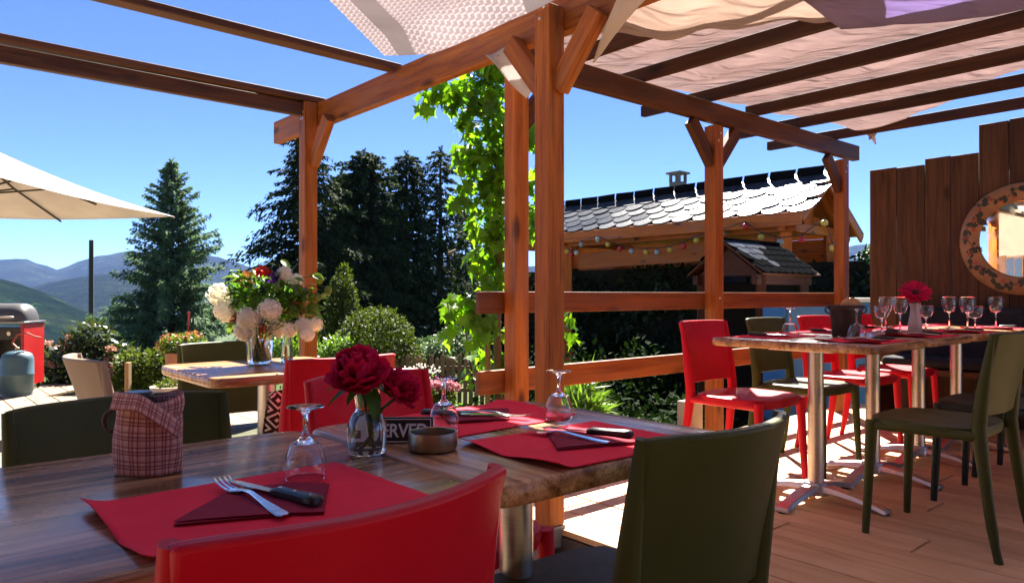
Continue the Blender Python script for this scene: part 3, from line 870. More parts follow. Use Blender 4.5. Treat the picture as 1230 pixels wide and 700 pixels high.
# ================================================================== TABLEWARE
def placemat(label, d2, d1, z, rot, w=0.36, l=0.27, seed=1, group=None, overhang=0.0):
    rn = random.Random(seed); ph = [rn.uniform(0, 6) for _ in range(4)]
    def f(u, v):
        x, y = (u - 0.5) * w, (v - 0.5) * l
        zz = 0.0012 + 0.0008 * math.sin(7 * u + ph[0]) * math.sin(6 * v + ph[1])
        zz += 0.010 * max(0, (u - 0.86) / 0.14) ** 2 * max(0, (v - 0.5)) * rn.random() * 0 + 0.012 * max(0, (0.12 - u) / 0.12) ** 2 * abs(math.sin(3 * v + ph[2]))
        zz += 0.0012 * math.exp(-((u - 0.5) / 0.02) ** 2) + 0.0010 * math.exp(-((v - 0.5) / 0.025) ** 2)
        return (x, y, max(0.0009, zz))
    mb = MB(); mb.grid(f, 40, 30)
    o = mb.build("placemat", PAPER, loc=T(d2, d1, z), rot=rot, smooth=180)
    sd = o.modifiers.new('paper', 'SOLIDIFY'); sd.thickness = 0.0006; sd.offset = 1
    return tag(o, label, "placemat", group)
def napkin(label, d2, d1, z, rot, quad=None, group=None, seed=1):
    rn = random.Random(seed)
    q = quad or [(-0.115, -0.027), (0.032, -0.100), (0.100, 0.022), (-0.013, 0.080)]
    mb = MB()
    for k in range(3):
        z0 = 0.0026 + k * 0.0016
        j = [(x + rn.uniform(-0.003, 0.003), y + rn.uniform(-0.003, 0.003)) for x, y in q]
        def f(u, v):
            a = Vector(j[0]) * (1 - u) * (1 - v) + Vector(j[1]) * u * (1 - v) + Vector(j[2]) * u * v + Vector(j[3]) * (1 - u) * v
            lift = 0.0035 * (k / 2) * (1 - 4 * (u - 0.5) ** 2) * 0.5 + 0.001 * math.sin(9 * u + k) * math.sin(7 * v)
            return (a.x, a.y, z0 + max(0, lift))
        mb.grid(f, 10, 10, thick=(0, 0, 0.0009))
    return tag(mb.build("napkin", NAPKIN, loc=T(d2, d1, z), rot=rot, smooth=50), label, "napkin", group)
def fork_mesh():
    mb = MB(); rs = []
    prof = [(-0.100, 0.0045, 0.0), (-0.094, 0.0085, 0.0), (-0.07, 0.0075, 0.001), (-0.03, 0.0042, 0.004), (0.0, 0.0030, 0.007), (0.02, 0.0036, 0.006), (0.032, 0.0075, 0.003), (0.045, 0.0110, 0.0005), (0.056, 0.0120, 0.0)]
    for y, w, z in prof:
        h = 0.0016
        rs.append([(-w, y, z), (w, y, z), (w * 0.8, y, z + h), (-w * 0.8, y, z + h)])
    mb.rings(rs)
    for k in range(4):
        x = -0.0099 + k * 0.0066; rs = []
        for y, w, z in ((0.055, 0.0023, 0.0), (0.075, 0.0020, 0.0005), (0.093, 0.0017, 0.003), (0.103, 0.0008, 0.0065)):
            rs.append([(x - w, y, z), (x + w, y, z), (x + w, y, z + 0.0016), (x - w, y, z + 0.0016)])
        mb.rings(rs)
    return mb
FORK = fork_mesh().mesh("fork", 40)
def fork(label, d2, d1, z, rot, group=None):
    return tag(link("fork", FORK, CUTLERY, None, T(d2, d1, z), rot), label, "fork", group)
def make_knife(label, loc, rot, group=None):
    t = thing("table_knife", label, "knife", loc, rot, group); t.scale = (0.9, 0.9, 0.9)
    rs = []
    for y, w in ((-0.015, 0.0065), (0.0, 0.0085), (0.05, 0.0088), (0.085, 0.0075), (0.103, 0.0035), (0.110, 0.0006)):
        rs.append([(-w, y, 0.004), (w * 0.9, y, 0.0036), (w, y, 0.0042), (-w, y, 0.0056)])
    MB().rings(rs).build("blade", CUTLERY, t)
    rs = []
    for y, w, h in ((-0.105, 0.0085, 0.009), (-0.100, 0.0115, 0.013), (-0.085, 0.0118, 0.013), (-0.05, 0.0095, 0.012), (-0.02, 0.0100, 0.012), (-0.008, 0.0085, 0.009)):
        rs.append([(-w, y, 0.002), (-w * 0.6, y, 0.0), (w * 0.6, y, 0.0), (w, y, 0.002), (w, y, h - 0.003), (w * 0.6, y, h), (-w * 0.6, y, h), (-w, y, h - 0.003)])
    MB().rings(rs).build("handle", BLACKPLASTIC, t, smooth=50)
    for y in (-0.088, -0.055, -0.022):
        MB().lathe([(0.0, 0.0009), (0.0022, 0.0008), (0.0026, 0.0)], 10, (0, y, 0.0122)).build("rivet", CUTLERY, t)
    return t
def glass_mesh(h=0.104, R0=0.0275, rf=0.0265, bowl=0.057):
    """wine glass standing upright on its foot, thin closed shell"""
    th = 0.0013; hs = h - bowl
    prof = [(0.0, 0.0), (rf, 0.0), (rf + 0.0004, 0.0012), (rf * 0.7, 0.0035), (0.008, 0.006), (0.0042, 0.012), (0.0036, hs * 0.6), (0.0045, hs - 0.004), (0.012, hs + 0.003)]
    out = []
    for k in range(12):
        u = k / 11; r = R0 * (0.52 + 0.60 * math.sin(math.pi * (0.10 + 0.56 * u))) if True else 0
        out.append((r, hs + 0.006 + (bowl - 0.006) * u))
    prof += out
    inner = [(r - th, z) for r, z in reversed(out)]
    prof += [(out[-1][0] - th * 0.5, h + 0.0006)] + inner + [(0.010, hs + 0.0062), (0.0, hs + 0.0050)]
    prof = [(max(r, 1e-5), z) for r, z in prof]
    return MB().lathe(prof, 48).mesh("wine_glass", 60)
GL = {}
def wine_glass(label, loc, inverted=False, kind='small', group=None, rot=0.0):
    if kind not in GL:
        GL[kind] = glass_mesh() if kind == 'small' else glass_mesh(0.185, 0.036, 0.033, 0.092) if kind == 'tall' else glass_mesh(0.135, 0.036, 0.031, 0.068)
    h = {'small': 0.1046, 'tall': 0.1856, 'mid': 0.1356}[kind]
    M = Matrix.Translation(loc)
    if inverted: M = M @ Matrix.Translation((0, 0, h)) @ Matrix.Rotation(math.pi, 4, 'X')
    o = link("wine_glass", GL[kind], GLASS, None, M=M @ Matrix.Rotation(rot, 4, 'Z'))
    return tag(o, label, "wine glass", group)

def W2(p): return (p.x * C2 + p.y * S2, -p.x * S2 + p.y * C2)
zT = NT_H + 0.0004
# nearest setting
placemat("red paper placemat nearest the camera, left of the ashtray", 0.372, 0.926, zT, YAW + R(1.5), seed=3)
napkin("wine red folded napkin under the nearest fork and knife", 0.372, 0.918, zT, YAW)
fork("fork nearest the camera, lying beside a knife on a wine red napkin", 0.358, 0.925, zT + 0.0085, YAW + R(1))
make_knife("steak knife with black riveted handle nearest the camera", T(0.386, 0.930, zT + 0.0085), YAW + R(14))
wine_glass("small upturned wine glass nearest the camera, behind the nearest napkin", T(0.466, 0.998, zT + 0.0026), True)
# right-hand setting
placemat("red paper placemat on the near table, between the ashtray and the front olive chair", 0.960, 0.918, zT, YAW - R(1), seed=5)
napkin("wine red napkin under the fork and knife right of the ashtray", 0.985, 0.928, zT, YAW + R(6), seed=4)
fork("fork on the napkin right of the ashtray", 0.955, 0.955, zT + 0.0085, YAW + R(8))
make_knife("knife with black handle on the napkin right of the ashtray", T(1.005, 0.950, zT + 0.0085), YAW + R(24))
wine_glass("small upturned wine glass on the near table in front of the big post", onz(671, 503, zT + 0.001), True)
# far setting
placemat("red paper placemat behind the ashtray, in front of the red chair", 0.975, 1.245, zT, BACK + R(2), seed=8)
napkin("wine red napkin behind the upturned glass on the far side of the near table", 0.985, 1.245, zT, BACK + R(4), seed=7)
fork("fork on the far side of the near table, behind the ashtray", 1.000, 1.235, zT + 0.0085, BACK + R(24))
make_knife("knife with black handle on the far side of the near table", T(0.95, 1.255, zT + 0.0085), BACK + R(40))
wine_glass("small upturned wine glass beside the black table sign", onz(533, 516, zT + 0.001), True)

# --- ashtray
tag(MB().lathe([(0.0, 0.0), (0.036, 0.0), (0.041, 0.003), (0.043, 0.010), (0.0425, 0.030), (0.0415, 0.033), (0.039, 0.0325), (0.0385, 0.029), (0.039, 0.009), (0.034, 0.005), (0.0, 0.004)], 48).build("ashtray", BRASSY, loc=onz(520, 540, zT), smooth=40),
    "round bronze coloured metal ashtray on the near table beside the black sign", "ashtray")

# --- black table sign
SG = thing("table_sign", "black reserved sign with white letters and white border behind the flower vase", "sign", onz(471, 532.5, zT), R(2))
BLK = m_plain("black_card", (0.008, 0.008, 0.009), 0.35, var=0.05, bump=0)
WHT = m_plain("white_print", (0.75, 0.74, 0.72), 0.5, var=0.02, bump=0)
tilt = Matrix.Rotation(R(-14), 4, 'X')
MB().box(-0.073, 0.073, 0.0, 0.0035, 0.0, 0.047).build("front_panel", BLK, SG, M=tilt, bevel=0.0008)
MB().box(-0.073, 0.073, 0.0245, 0.028, 0.0, 0.047).build("rear_panel", BLK, SG, M=Matrix.Translation((0, 0.052 - 0.028, 0)) @ Matrix.Translation((0, 0.0, 0)) @ Matrix.Rotation(R(14), 4, 'X') @ Matrix.Translation((0, -0.0245, 0)), bevel=0.0008)
bd = MB()
for x0, x1, z0, z1 in ((-0.070, 0.070, 0.0028, 0.0042), (-0.070, 0.070, 0.0428, 0.0442), (-0.070, -0.0686, 0.0042, 0.0428), (0.0686, 0.070, 0.0042, 0.0428)):
    bd.box(x0, x1, -0.0006, 0.0006, z0, z1)
bd.build("border", WHT, SG, M=tilt)
cu_ = bpy.data.curves.new("lettering", 'FONT'); cu_.body = "RESERVED"; cu_.size = 0.0335; cu_.align_x = 'CENTER'; cu_.offset = 0.0007; cu_.extrude = 0.0004; cu_.space_character = 0.98
tmp = bpy.data.objects.new("lettering_curve", cu_); COL.objects.link(tmp)
bpy.context.view_layer.update()
me = bpy.data.meshes.new_from_object(tmp.evaluated_get(bpy.context.evaluated_depsgraph_get()))
bpy.data.objects.remove(tmp); bpy.data.curves.remove(cu_)
xs = [v.co.x for v in me.vertices]; k_ = 0.128 / (max(xs) - min(xs)); cx_ = (max(xs) + min(xs)) / 2
me.materials.clear()
shear = Matrix(((1, 0.12, 0, 0), (0, 1, 0, 0), (0, 0, 1, 0), (0, 0, 0, 1)))
link("lettering", me, WHT, SG, M=tilt @ Matrix.Translation((0, -0.0006, 0.0122)) @ Matrix.Rotation(math.pi / 2, 4, 'X') @ Matrix.Translation((-cx_ * k_, 0, 0)) @ Matrix.Diagonal((k_, 1.0, 1, 1)))

# --- plaid cloth bag with a black lidded bottle inside
BG = thing("cloth_bag", "red plaid cloth bag with a folded rim standing on the near table", "bag", onz(178, 566, zT), R(-6))
def plaid_sheet(nm, f, nu, nv, su, sv, th):
    return sheet(nm, f, nu, nv, PLAID, BG, (su, sv), th)
def bagpt(u, v):
    a = 2 * math.pi * u; z = 0.112 * v
    k = 1.0 + 0.05 * math.sin(a * 3 + 1.0) * (0.3 + v * 0.7) + 0.03 * math.sin(a * 5 + 7 * v)
    base = 0.94 + 0.08 * math.sin(math.pi * min(1, v * 1.1)) - 0.05 * v
    return (0.051 * base * k * math.cos(a), 0.036 * base * k * math.sin(a), z + 0.003 * math.sin(2 * a) * v)
plaid_sheet("body", bagpt, 56, 16, 1.0, 0.40, 0.002)
MB().lathe([(0.0, 0.001), (0.046, 0.001), (0.048, 0.004)], 40, sx=1, sy=0.72).build("bottom", PLAID, BG)
def rimpt(u, v):
    a = 2 * math.pi * u
    p = Vector(bagpt(u, 1.0)); o_ = 1.05 + 0.03 * math.sin(a * 2) + 0.05 * math.sin(math.pi * v)
    drop = 0.034 * (0.65 + 0.35 * math.sin(a + 0.4))
    return (p.x * o_, p.y * o_, p.z + 0.0035 - drop * v + 0.005 * math.sin(a * 2 + 0.5))
plaid_sheet("folded_rim", rimpt, 56, 6, 1.0, 0.12, 0.0016)
def flap(u, v):      # the tongue hanging out over the right side
    x = -0.030 + 0.098 * u; w = 0.017 * (1 - 0.15 * u)
    z = 0.114 - 0.052 * max(0, u - 0.42) ** 1.3 * 1.6 - 0.004 * u
    return (x, -0.040 + (v - 0.5) * 2 * w * 0.35 - 0.010 * math.sin(math.pi * u) + 0.012 * u, z + (v - 0.5) * 2 * w * 0.75)
plaid_sheet("flap", flap, 20, 6, 0.45, 0.12, 0.002)
MB().tube([(-0.050 - 0.013 * math.sin(t_), -0.012, 0.078 + 0.016 * math.cos(t_)) for t_ in [math.pi * k / 10 for k in range(11)]], 0.0035, 8).build("loop", m_plain("brown_leather", (0.07, 0.03, 0.018), 0.6), BG)
BT = thing("bottle", "dark bottle with a black cap standing inside the plaid bag", "bottle", PM(BG) @ Vector((-0.018, 0.004, -0.004 + 0.008)), 0); BT.scale = (0.86, 0.86, 0.94)
MB().lathe([(0.0, 0.0), (0.026, 0.0), (0.027, 0.004), (0.027, 0.085), (0.022, 0.098), (0.0, 0.1)], 24).build("body", BLACKPLASTIC, BT)
MB().lathe([(0.022, 0.098), (0.0235, 0.1), (0.0235, 0.122), (0.021, 0.125), (0.0, 0.125)], 24).build("cap", BLACKPLASTIC, BT)

# --- peonies in a glass vase
def vase(name, label, loc, prof_out, th, water_to, n=40):
    t = thing(name, label, "vase", loc)
    inn = [(max(r - th, 1e-4), z + (th * 1.8 if i == 0 else 0)) for i, (r, z) in enumerate(prof_out)]
    pr = [(1e-5, 0.0)] + prof_out + [(prof_out[-1][0] - th / 2, prof_out[-1][1] + th * 0.4)] + list(reversed(inn)) + [(1e-5, inn[0][1])]
    MB().lathe(pr, n).build("glass_body", GLASS, t, smooth=60)
    ws = [(r + 0.0003, z) for r, z in inn if z < water_to]
    rr_ = float(np.interp(water_to, [z for r, z in inn], [r for r, z in inn])) + 0.0003
    pw = [(1e-5, ws[0][1] - 0.0003)] + [(ws[0][0], ws[0][1] - 0.0003)] + ws[1:] + [(rr_, water_to), (1e-5, water_to)]
    MB().lathe(pw, n).build("water", WATER, t, smooth=40)
    return t
VP = onz(441, 545, zT)
vase("glass_vase", "small clear glass bottle vase holding the red peonies on the near table", VP,
     [(0.026, 0.0), (0.030, 0.003), (0.0315, 0.010), (0.0335, 0.035), (0.0330, 0.050), (0.026, 0.066), (0.0195, 0.075), (0.0190, 0.082), (0.0215, 0.098), (0.0235, 0.112), (0.0245, 0.118)], 0.0026, 0.072)
STEMG = m_plain("green_stem", (0.06, 0.11, 0.025), 0.5)
PETAL = m_leaf("crimson_petal", (0.50, 0.006, 0.075), (0.74, 0.022, 0.14), (1.0, 0.3, 0.5), 0.45, 0.55, 0.2)
LEAFG = m_leaf("glossy_green_leaf", (0.045, 0.11, 0.018), (0.095, 0.19, 0.035), (1.5, 1.8, 0.5), 0.45, 0.35)
def petal_mesh(L, W, cup, nm, ruffle=0.10, sd=0):
    rn = random.Random(sd); ph = rn.uniform(0, 6)
    def f(u, v):
        a = 2 * u - 1; w = W * (math.sin(math.pi * (0.08 + 0.80 * v)) ** 0.7)
        z = cup * v * v * L + 0.42 * cup * a * a * W
        z += ruffle * W * math.sin(a * 5 + ph) * v * v
        return (a * w, L * v * (1 - 0.12 * a * a * v) , z)
    mb = MB(); mb.grid(f, 6, 5)
    return mb.mesh(nm, 180)
PM_ = [petal_mesh(0.048, 0.026, 0.35, "petal", sd=1), petal_mesh(0.042, 0.022, 0.55, "petal", 0.14, sd=2), petal_mesh(0.034, 0.017, 0.8, "petal", 0.18, sd=3)]
def peony(label, center, facing, scale, stem_to, n=64, seed=1):
    rn = random.Random(seed)
    t = thing("peony", label, "flower", center)
    F = Vector(facing).normalized().to_track_quat('Z', 'Y').to_matrix().to_4x4()
    for k in range(n):
        u = k / n                              # 0 heart .. 1 outermost
        az = k * 2.39996 + rn.uniform(-0.3, 0.3)
        open_ = R(6 + 92 * u ** 0.8) + rn.uniform(-0.2, 0.2)   # angle away from the flower's axis
        msh = PM_[2 if u < 0.35 else 1 if u < 0.7 else 0]
        s_ = scale * rn.uniform(0.85, 1.12)
        M = F @ Matrix.Rotation(az, 4, 'Z') @ Matrix.Translation((0, 0.004 * scale, -0.012 * scale * u)) @ Matrix.Rotation(math.pi / 2 - open_, 4, 'X') @ Matrix.Rotation(rn.uniform(-0.35, 0.35), 4, 'Y') @ Matrix.Scale(s_, 4)
        link("petal", msh, PETAL, t, M=M)
    e = PM(t).inverted() @ Vector(stem_to)
    mid = e * 0.45 + Vector((0, 0, 0.012))
    MB().tube([Vector((0, 0, -0.010)), mid, e * 0.8, e], 0.0028, 8).build("stem", STEMG, t)
    lf = MB()
    return t
base = VP + Vector((0, 0, 0.012))
ctr1 = px(431, 449, 1.20); ctr2 = px(479, 468, 1.225)
peony("large round red peony on the left, in the glass vase on the near table", ctr1, (0.05, -0.55, 0.85), 1.0, base + Vector((0.008, 0.004, 0)), 78, 3)
peony("smaller red peony drooping to the right over the rim of the glass vase", ctr2, (0.65, -0.25, 0.55), 0.80, base + Vector((-0.008, 0.0, 0)), 54, 6)
# loose leaves and hanging petals below the blooms
def leaf_mesh(L, W, nm, bend=0.25, nu=4, nv=6, tip=1.0):
    def f(u, v):
        a = 2 * u - 1; w = W * (math.sin(math.pi * v ** 0.8) ** 0.8 if 0 < v < 1 else 0.0)
        return (a * w, L * v, -bend * L * v * v + 0.25 * W * a * a)
    mb = MB(); mb.grid(f, nu, nv); return mb.mesh(nm, 180)
LFM = leaf_mesh(0.05, 0.011, "leaf", 0.5)
lv = thing("peony_foliage", "dark green peony leaves hanging over the rim of the small glass vase", "leaves", VP + Vector((0, 0, 0.118)))
rn = random.Random(12)
for k in range(9):
    a = k * 0.7 + rn.uniform(-0.2, 0.2)
    link("leaf", LFM, LEAFG, lv, M=Matrix.Rotation(a, 4, 'Z') @ Matrix.Translation((0, 0.012, -0.002)) @ Matrix.Rotation(rn.uniform(-0.7, 0.5), 4, 'X') @ Matrix.Scale(rn.uniform(0.8, 1.3), 4))

# ================================================================== THE LONG TABLE'S SETTINGS
zR = RT_Z + 0.0004
gm = "placemats on the long table"; gn = "napkins on the long table"; gf = "forks on the long table"; gk = "knives on the long table"
KN0 = make_knife("black handled knife on a napkin along the long table in the shade", T(3.24, 1.36, zR + 0.0085), YAW + R(14), gk)
kids_map(); first = True
TN = ("left end table of the row", "gerbera table of the row", "third table of the row", "darkest last table of the row")
for k in range(4):
    c = 3.205 + 0.603 * k
    for side, d1 in ((0, 1.372), (1, 1.800)):
        ro = YAW if side == 0 else BACK
        sd_ = ("near", "far")[side] + " side of the " + TN[k]
        placemat("dark red paper placemat on the " + sd_, c + (0.01 if side else -0.005), d1, zR, ro + R(1.5 * (-1) ** k), seed=20 + k * 2 + side, group=gm)
        napkin("folded wine red napkin on the " + sd_, c, d1, zR, ro + R(5 * (-1) ** k), seed=40 + k + side, group=gn)
        sg = 1 if side == 0 else -1
        fork("steel fork on the " + sd_, c - 0.012 * sg, d1, zR + 0.0085, ro + R(3), gf)
        lk = "black handled knife on the " + sd_
        if first: KN0['label'] = lk
        else: dup(KN0, T(c + 0.035 * sg, d1, zR + 0.0085), ro + R(14), lk, group=gk)
        first = False
wine_glass("small upturned wine glass at the left end of the long table", onz(949, 404, zR + 0.001) , True, 'mid')
wine_glass("small upturned wine glass in front of the dark bucket on the long table", onz(1029, 406.5, zR + 0.001), True, 'mid')
for lb, x, y, kd in (("wide upright wine glass left of the gerbera vase, low and round", 1059, 397.5, 'mid'),
                     ("tall upright wine glass just behind the low round glass left of the gerbera", 1064, 394.0, 'tall'),
                     ("tall upright wine glass touching the left side of the gerbera vase", 1081, 397.5, 'tall'),
                     ("upright wine glass right behind the gerbera vase", 1112, 395.5, 'mid'),
                     ("tall upright wine glass farthest left in the group near the round mirror", 1140, 394.0, 'tall'),
                     ("tall upright wine glass in the middle of the group under the round mirror", 1162, 396.0, 'tall'),
                     ("low upright wine glass beside the tall one under the round mirror", 1171, 397.0, 'mid'),
                     ("tall upright wine glass at the right edge behind the olive chair back", 1196, 394.5, 'tall')):
    wine_glass(lb, onz(x, y, zR + 0.0026), False, kd)
# dark bucket with bread
BK = thing("bread_bucket", "dark rustic metal bucket standing on the left end of the long table", "bucket", onz(1016, 404.5, zR))
DARKMETAL = m_plain("rusty_dark_metal", (0.055, 0.036, 0.026), 0.6, 0.4, var=0.35, scale=14, bump=0.25, bscale=40)
MB().lathe([(0.0, 0.0), (0.058, 0.0), (0.060, 0.004), (0.072, 0.128), (0.079, 0.130), (0.080, 0.150), (0.077, 0.151), (0.074, 0.135), (0.069, 0.128), (0.058, 0.01), (0.0, 0.008)], 40).build("pail", DARKMETAL, BK, smooth=40)
for sx in (-1, 1):
    MB().tube([(sx * (0.078 + 0.020 * math.sin(t_)), 0, 0.128 + 0.016 * math.cos(t_)) for t_ in [math.pi * k / 8 for k in range(9)]], 0.0035, 8).build("handle", DARKMETAL, BK)
br = MB()
def bread(u, v):
    a = 2 * math.pi * u; p = math.pi * v
    r = 0.036 * (1 + 0.07 * math.sin(3 * a + 2 * v) + 0.05 * math.sin(5 * a + 6 * v + 1))
    return (1.35 * r * math.sin(p) * math.cos(a), r * math.sin(p) * math.sin(a), -r * 0.85 * math.cos(p) * (1 + 0.15 * math.cos(2 * a)))
br.grid(bread, 24, 14)
tag(br.build("bread_loaf", m_plain("bread_crust", (0.48, 0.25, 0.10), 0.8, var=0.3, scale=20, bump=0.4, bscale=60), loc=PM(BK) @ Vector((0.030, 0.015, 0.150)), smooth=180), "round golden bread loaf sticking out of the dark bucket", "bread")
# pepper pot
tag(MB().lathe([(0.0, 0.0), (0.026, 0.0), (0.030, 0.006), (0.030, 0.018), (0.022, 0.030), (0.0, 0.034)], 24).build("ashtray", DARKMETAL, loc=onz(1071, 402, zR), smooth=40), "small dark round ashtray in front of the wine glasses on the long table", "ashtray")
# white vase with a red gerbera
vg = thing("ceramic_vase", "slim frosted white vase holding the red gerbera on the long table", "vase", onz(1099, 400, zR))
MB().lathe([(0.0, 0.0), (0.030, 0.0), (0.034, 0.006), (0.033, 0.05), (0.024, 0.10), (0.022, 0.13), (0.027, 0.155), (0.025, 0.156), (0.020, 0.13), (0.0, 0.12)], 32).build("body", m_plain("frosted_white", (0.62, 0.58, 0.52), 0.35, Transmission_Weight=0.35), vg, smooth=60)
gb = thing("gerbera", "red gerbera bloom in the frosted white vase on the long table", "flower", PM(vg) @ Vector((0, 0, 0.205)))
GP = petal_mesh(0.074, 0.0115, 0.12, "petal", 0.1, sd=5)
rn = random.Random(9)
Fg = Vector((-0.25, -0.75, 0.75)).normalized().to_track_quat('Z', 'Y').to_matrix().to_4x4()
for k in range(46):
    u = k / 46
    link("petal", GP, PETAL, gb, M=Fg @ Matrix.Rotation(k * 2.39996, 4, 'Z') @ Matrix.Translation((0, 0.012, 0.012 * (1 - u))) @ Matrix.Rotation(R(26 - 32 * u), 4, 'X') @ Matrix.Rotation(rn.uniform(-0.3, 0.3), 4, 'Y') @ Matrix.Scale(0.72 + 0.28 * u, 4))
MB().ball((0, 0, 0), 0.017, 16, 8, 0.7).build("flower_heart", m_plain("dark_flower_heart", (0.06, 0.008, 0.012), 0.9), gb, M=Fg @ Matrix.Translation((0, 0, 0.012)))
MB().tube([(0, 0, -0.005), (0.002, 0.004, -0.08), (0.004, 0.0, -0.17)], 0.003, 8).build("stem", STEMG, gb)
# bench with dark cushions along the board wall
BN = thing("bench", "dark wooden bench with navy cushions in the shade along the board wall", "bench", T(5.62, 1.0, PLAT), YAW)
MB().box(-0.22, 0.22, -1.4, 1.35, 0.38, 0.42).build("seat_board", BOARDWOOD, BN, bevel=0.004)
for y in (-1.3, 0.0, 1.25):
    MB().box(-0.20, 0.20, y - 0.03, y + 0.03, 0, 0.379).build("leg", BOARDWOOD, BN, bevel=0.004)
NAVY = m_plain("navy_cushion_cloth", (0.007, 0.008, 0.013), 0.9, bump=0.2, bscale=300)
for k in range(3):
    y = -0.9 + 0.85 * k
    MB().box(-0.06, 0.06, -0.40, 0.40, -0.20, 0.20).build("back_cushion", NAVY, BN, M=Matrix.Translation((0.175, y, 0.64)) @ Matrix.Rotation(R(8), 4, 'Y'), bevel=0.045, segs=4)
    MB().box(-0.20, 0.20, -0.40, 0.40, -0.035, 0.035).build("seat_cushion", NAVY, BN, M=Matrix.Translation((0, y, 0.457)), bevel=0.028, segs=3)

# ================================================================== CLOTHS
def zdip(x, y, s, k): return fbm(x * 1.0, y * 1.0, s, 3) * k
# patterned cloth over the near pergola
ca, cb, cc, cd = (1.955, 3.26), (0.35, 2.13), (0.80, -0.10), (1.955, 0.25)
def patt(u, v):
    # u from the beam edge (0) outwards to the free far-left edge (1); v along the beam from the far tip to the near end
    p = Vector(ca) * (1 - u) * (1 - v) + Vector(cb) * u * (1 - v) + Vector(cc) * u * v + Vector(cd) * (1 - u) * v
    w = T(p.x, p.y)
    sag = 0.02 - 0.14 * math.sin(math.pi * u) * math.sin(math.pi * min(1, v * 0.95))
    z = 2.215 + 0.20 * u + sag + zdip(w.x, w.y, 0.55, 0.022) * min(1, v * 4 + 0.1) - 0.105 * math.exp(-(u / 0.06) ** 2) * min(1.0, v / 0.14)
    e = 0.006 * abs(math.sin(v * 0 + u * 70)) * max(0, 1 - v * 25)          # scalloped free edge
    w2 = T(p.x, p.y + e)
    return (w2.x, w2.y, z)
o = sheet("shade_cloth", patt, 90, 70, PATTERNCLOTH, None, (1.75, 2.2), 0.0015)
tag(o, "pale pink shade cloth with a woven zigzag pattern stretched over the beam at the top", "shade cloth")
# main sail on the rafters
def sail(u, v):
    n_ = 2.66 - 3.6 * v
    far = float(np.interp(u, [0, 0.41, 0.88, 1.0], [2.86, 2.80, 2.60, 2.38]))
    near = float(np.interp(u, [0, 0.08, 0.30, 0.40], [2.12, 2.05, 1.30, -0.9]))
    n_ = far - (far - near) * v
    edge = float(np.interp(n_, [-0.9, 0.2, 1.2, 1.58, 1.93, 2.2, 2.36], [5.0, 4.72, 4.90, 5.20, 5.50, 5.66, 5.70]))
    d2 = 2.30 + (edge - 2.30) * u
    w = T(d2, n_)
    t_ = d2 - 2.309
    # rests on the rafters, dips between them
    k = min(range(len(RT)), key=lambda i: abs(RT[i] - t_))
    dip = min(1.0, abs(RT[k] - t_) / 0.28)
    z = 2.292 + 0.01 * (1 - dip) - 0.035 * dip * dip * (0.5 + 0.5 * math.sin(n_ * 2.1 + d2)) + zdip(w.x * 1.6, w.y * 0.6, 0.35, 0.02) * dip
    pull = math.exp(-(((d2 - 5.7) / 0.28) ** 2 + ((n_ - 2.36) / 0.28) ** 2))
    z -= 0.07 * pull
    z += 0.012 * math.sin((d2 * 0.8 + n_) * 15 + 2 * math.sin(d2 * 3)) * math.exp(-((5.7 - d2) ** 2 + (2.36 - n_) ** 2) / 1.5) * dip
    return (w.x, w.y, z)
o = sheet("sail_cloth", sail, 110, 90, SAILCLOTH, None, (1, 1), 0.0015)
tag(o, "large blush coloured cloth lying on the rafters with its corner knotted to the last one", "shade cloth")
kn = T(5.69, 2.37, 2.262)
tag(MB().ball((0, 0, 0), 0.034, 14, 8, 1.0).tube([(0, 0, -0.02), (0.02, 0, -0.06), (0.035, 0.01, -0.085)], [0.02, 0.012, 0.004], 8).tube([(0, 0.01, -0.02), (-0.02, 0.0, -0.05)], [0.018, 0.006], 8).build("cloth_knot", SAILCLOTH, loc=(kn.x, kn.y, kn.z - 0.03), smooth=180), "blush cloth knot tied round the last rafter at the tip of the sail", "knot")
def beige(u, v):
    p = Vector((2.12, 2.50)) * (1 - u) * (1 - v) + Vector((2.64, 2.02)) * u * (1 - v) + Vector((3.07, 1.25)) * u * v + Vector((2.15, 0.9)) * (1 - u) * v
    w = T(p.x, p.y)
    z = 2.20 - 0.05 * u - 0.05 * math.sin(math.pi * u) * math.sin(math.pi * v) + zdip(w.x, w.y, 0.3, 0.02) + 0.012 * math.sin(10 * u + 18 * v)
    return (w.x, w.y, z)
o = sheet("drooping_sheet", beige, 50, 50, BEIGECLOTH, None, (1, 1), 0.0015)
tag(o, "beige sheet with soft creases hanging below the rafters right of the big post", "shade cloth")
def lilac(u, v):
    d2 = 2.35 + 0.62 * u + 0.10 * math.sin(math.pi * v) * u; n_ = 1.36 - 1.5 * v
    w = T(d2 + 0.10 * u * v, n_)
    z = 2.10 - 0.07 * u + 0.06 * (2 * v - 1) ** 2 + zdip(w.x, w.y, 0.3, 0.015)
    return (w.x, w.y, z)
o = sheet("drooping_sheet", lilac, 40, 40, LILACCLOTH, None, (1, 1), 0.0015)
tag(o, "lilac sheet sagging below the rafters at the top edge of the picture", "shade cloth")
def strip(u, v):
    a = px(722, 66, 2.86); b_ = px(712, 76, 2.84); c = px(752, -30, 2.50); d = px(800, -30, 2.46)
    p = b_.lerp(a, u).lerp(c.lerp(d, u), v)
    return p + Vector((0, 0.01 * math.sin(5 * u + 3 * v), 0.012 * math.sin(4 * v)))
tag(sheet("cloth_strip", strip, 10, 20, WHITECLOTH, None, (1, 1), 0.0015), "white cloth edge hanging in a band beside the brace of the big post", "shade cloth")
def hang(u, v):
    a = px(583, 66, 3.22); b_ = px(613, 56, 3.18); c = px(645, 104, 3.12); d = px(633, 118, 3.15)
    p = a.lerp(b_, u).lerp(d.lerp(c, u), v)
    return p + Vector((0, 0.02 * math.sin(6 * u + 2 * v), 0.006 * math.sin(7 * v)))
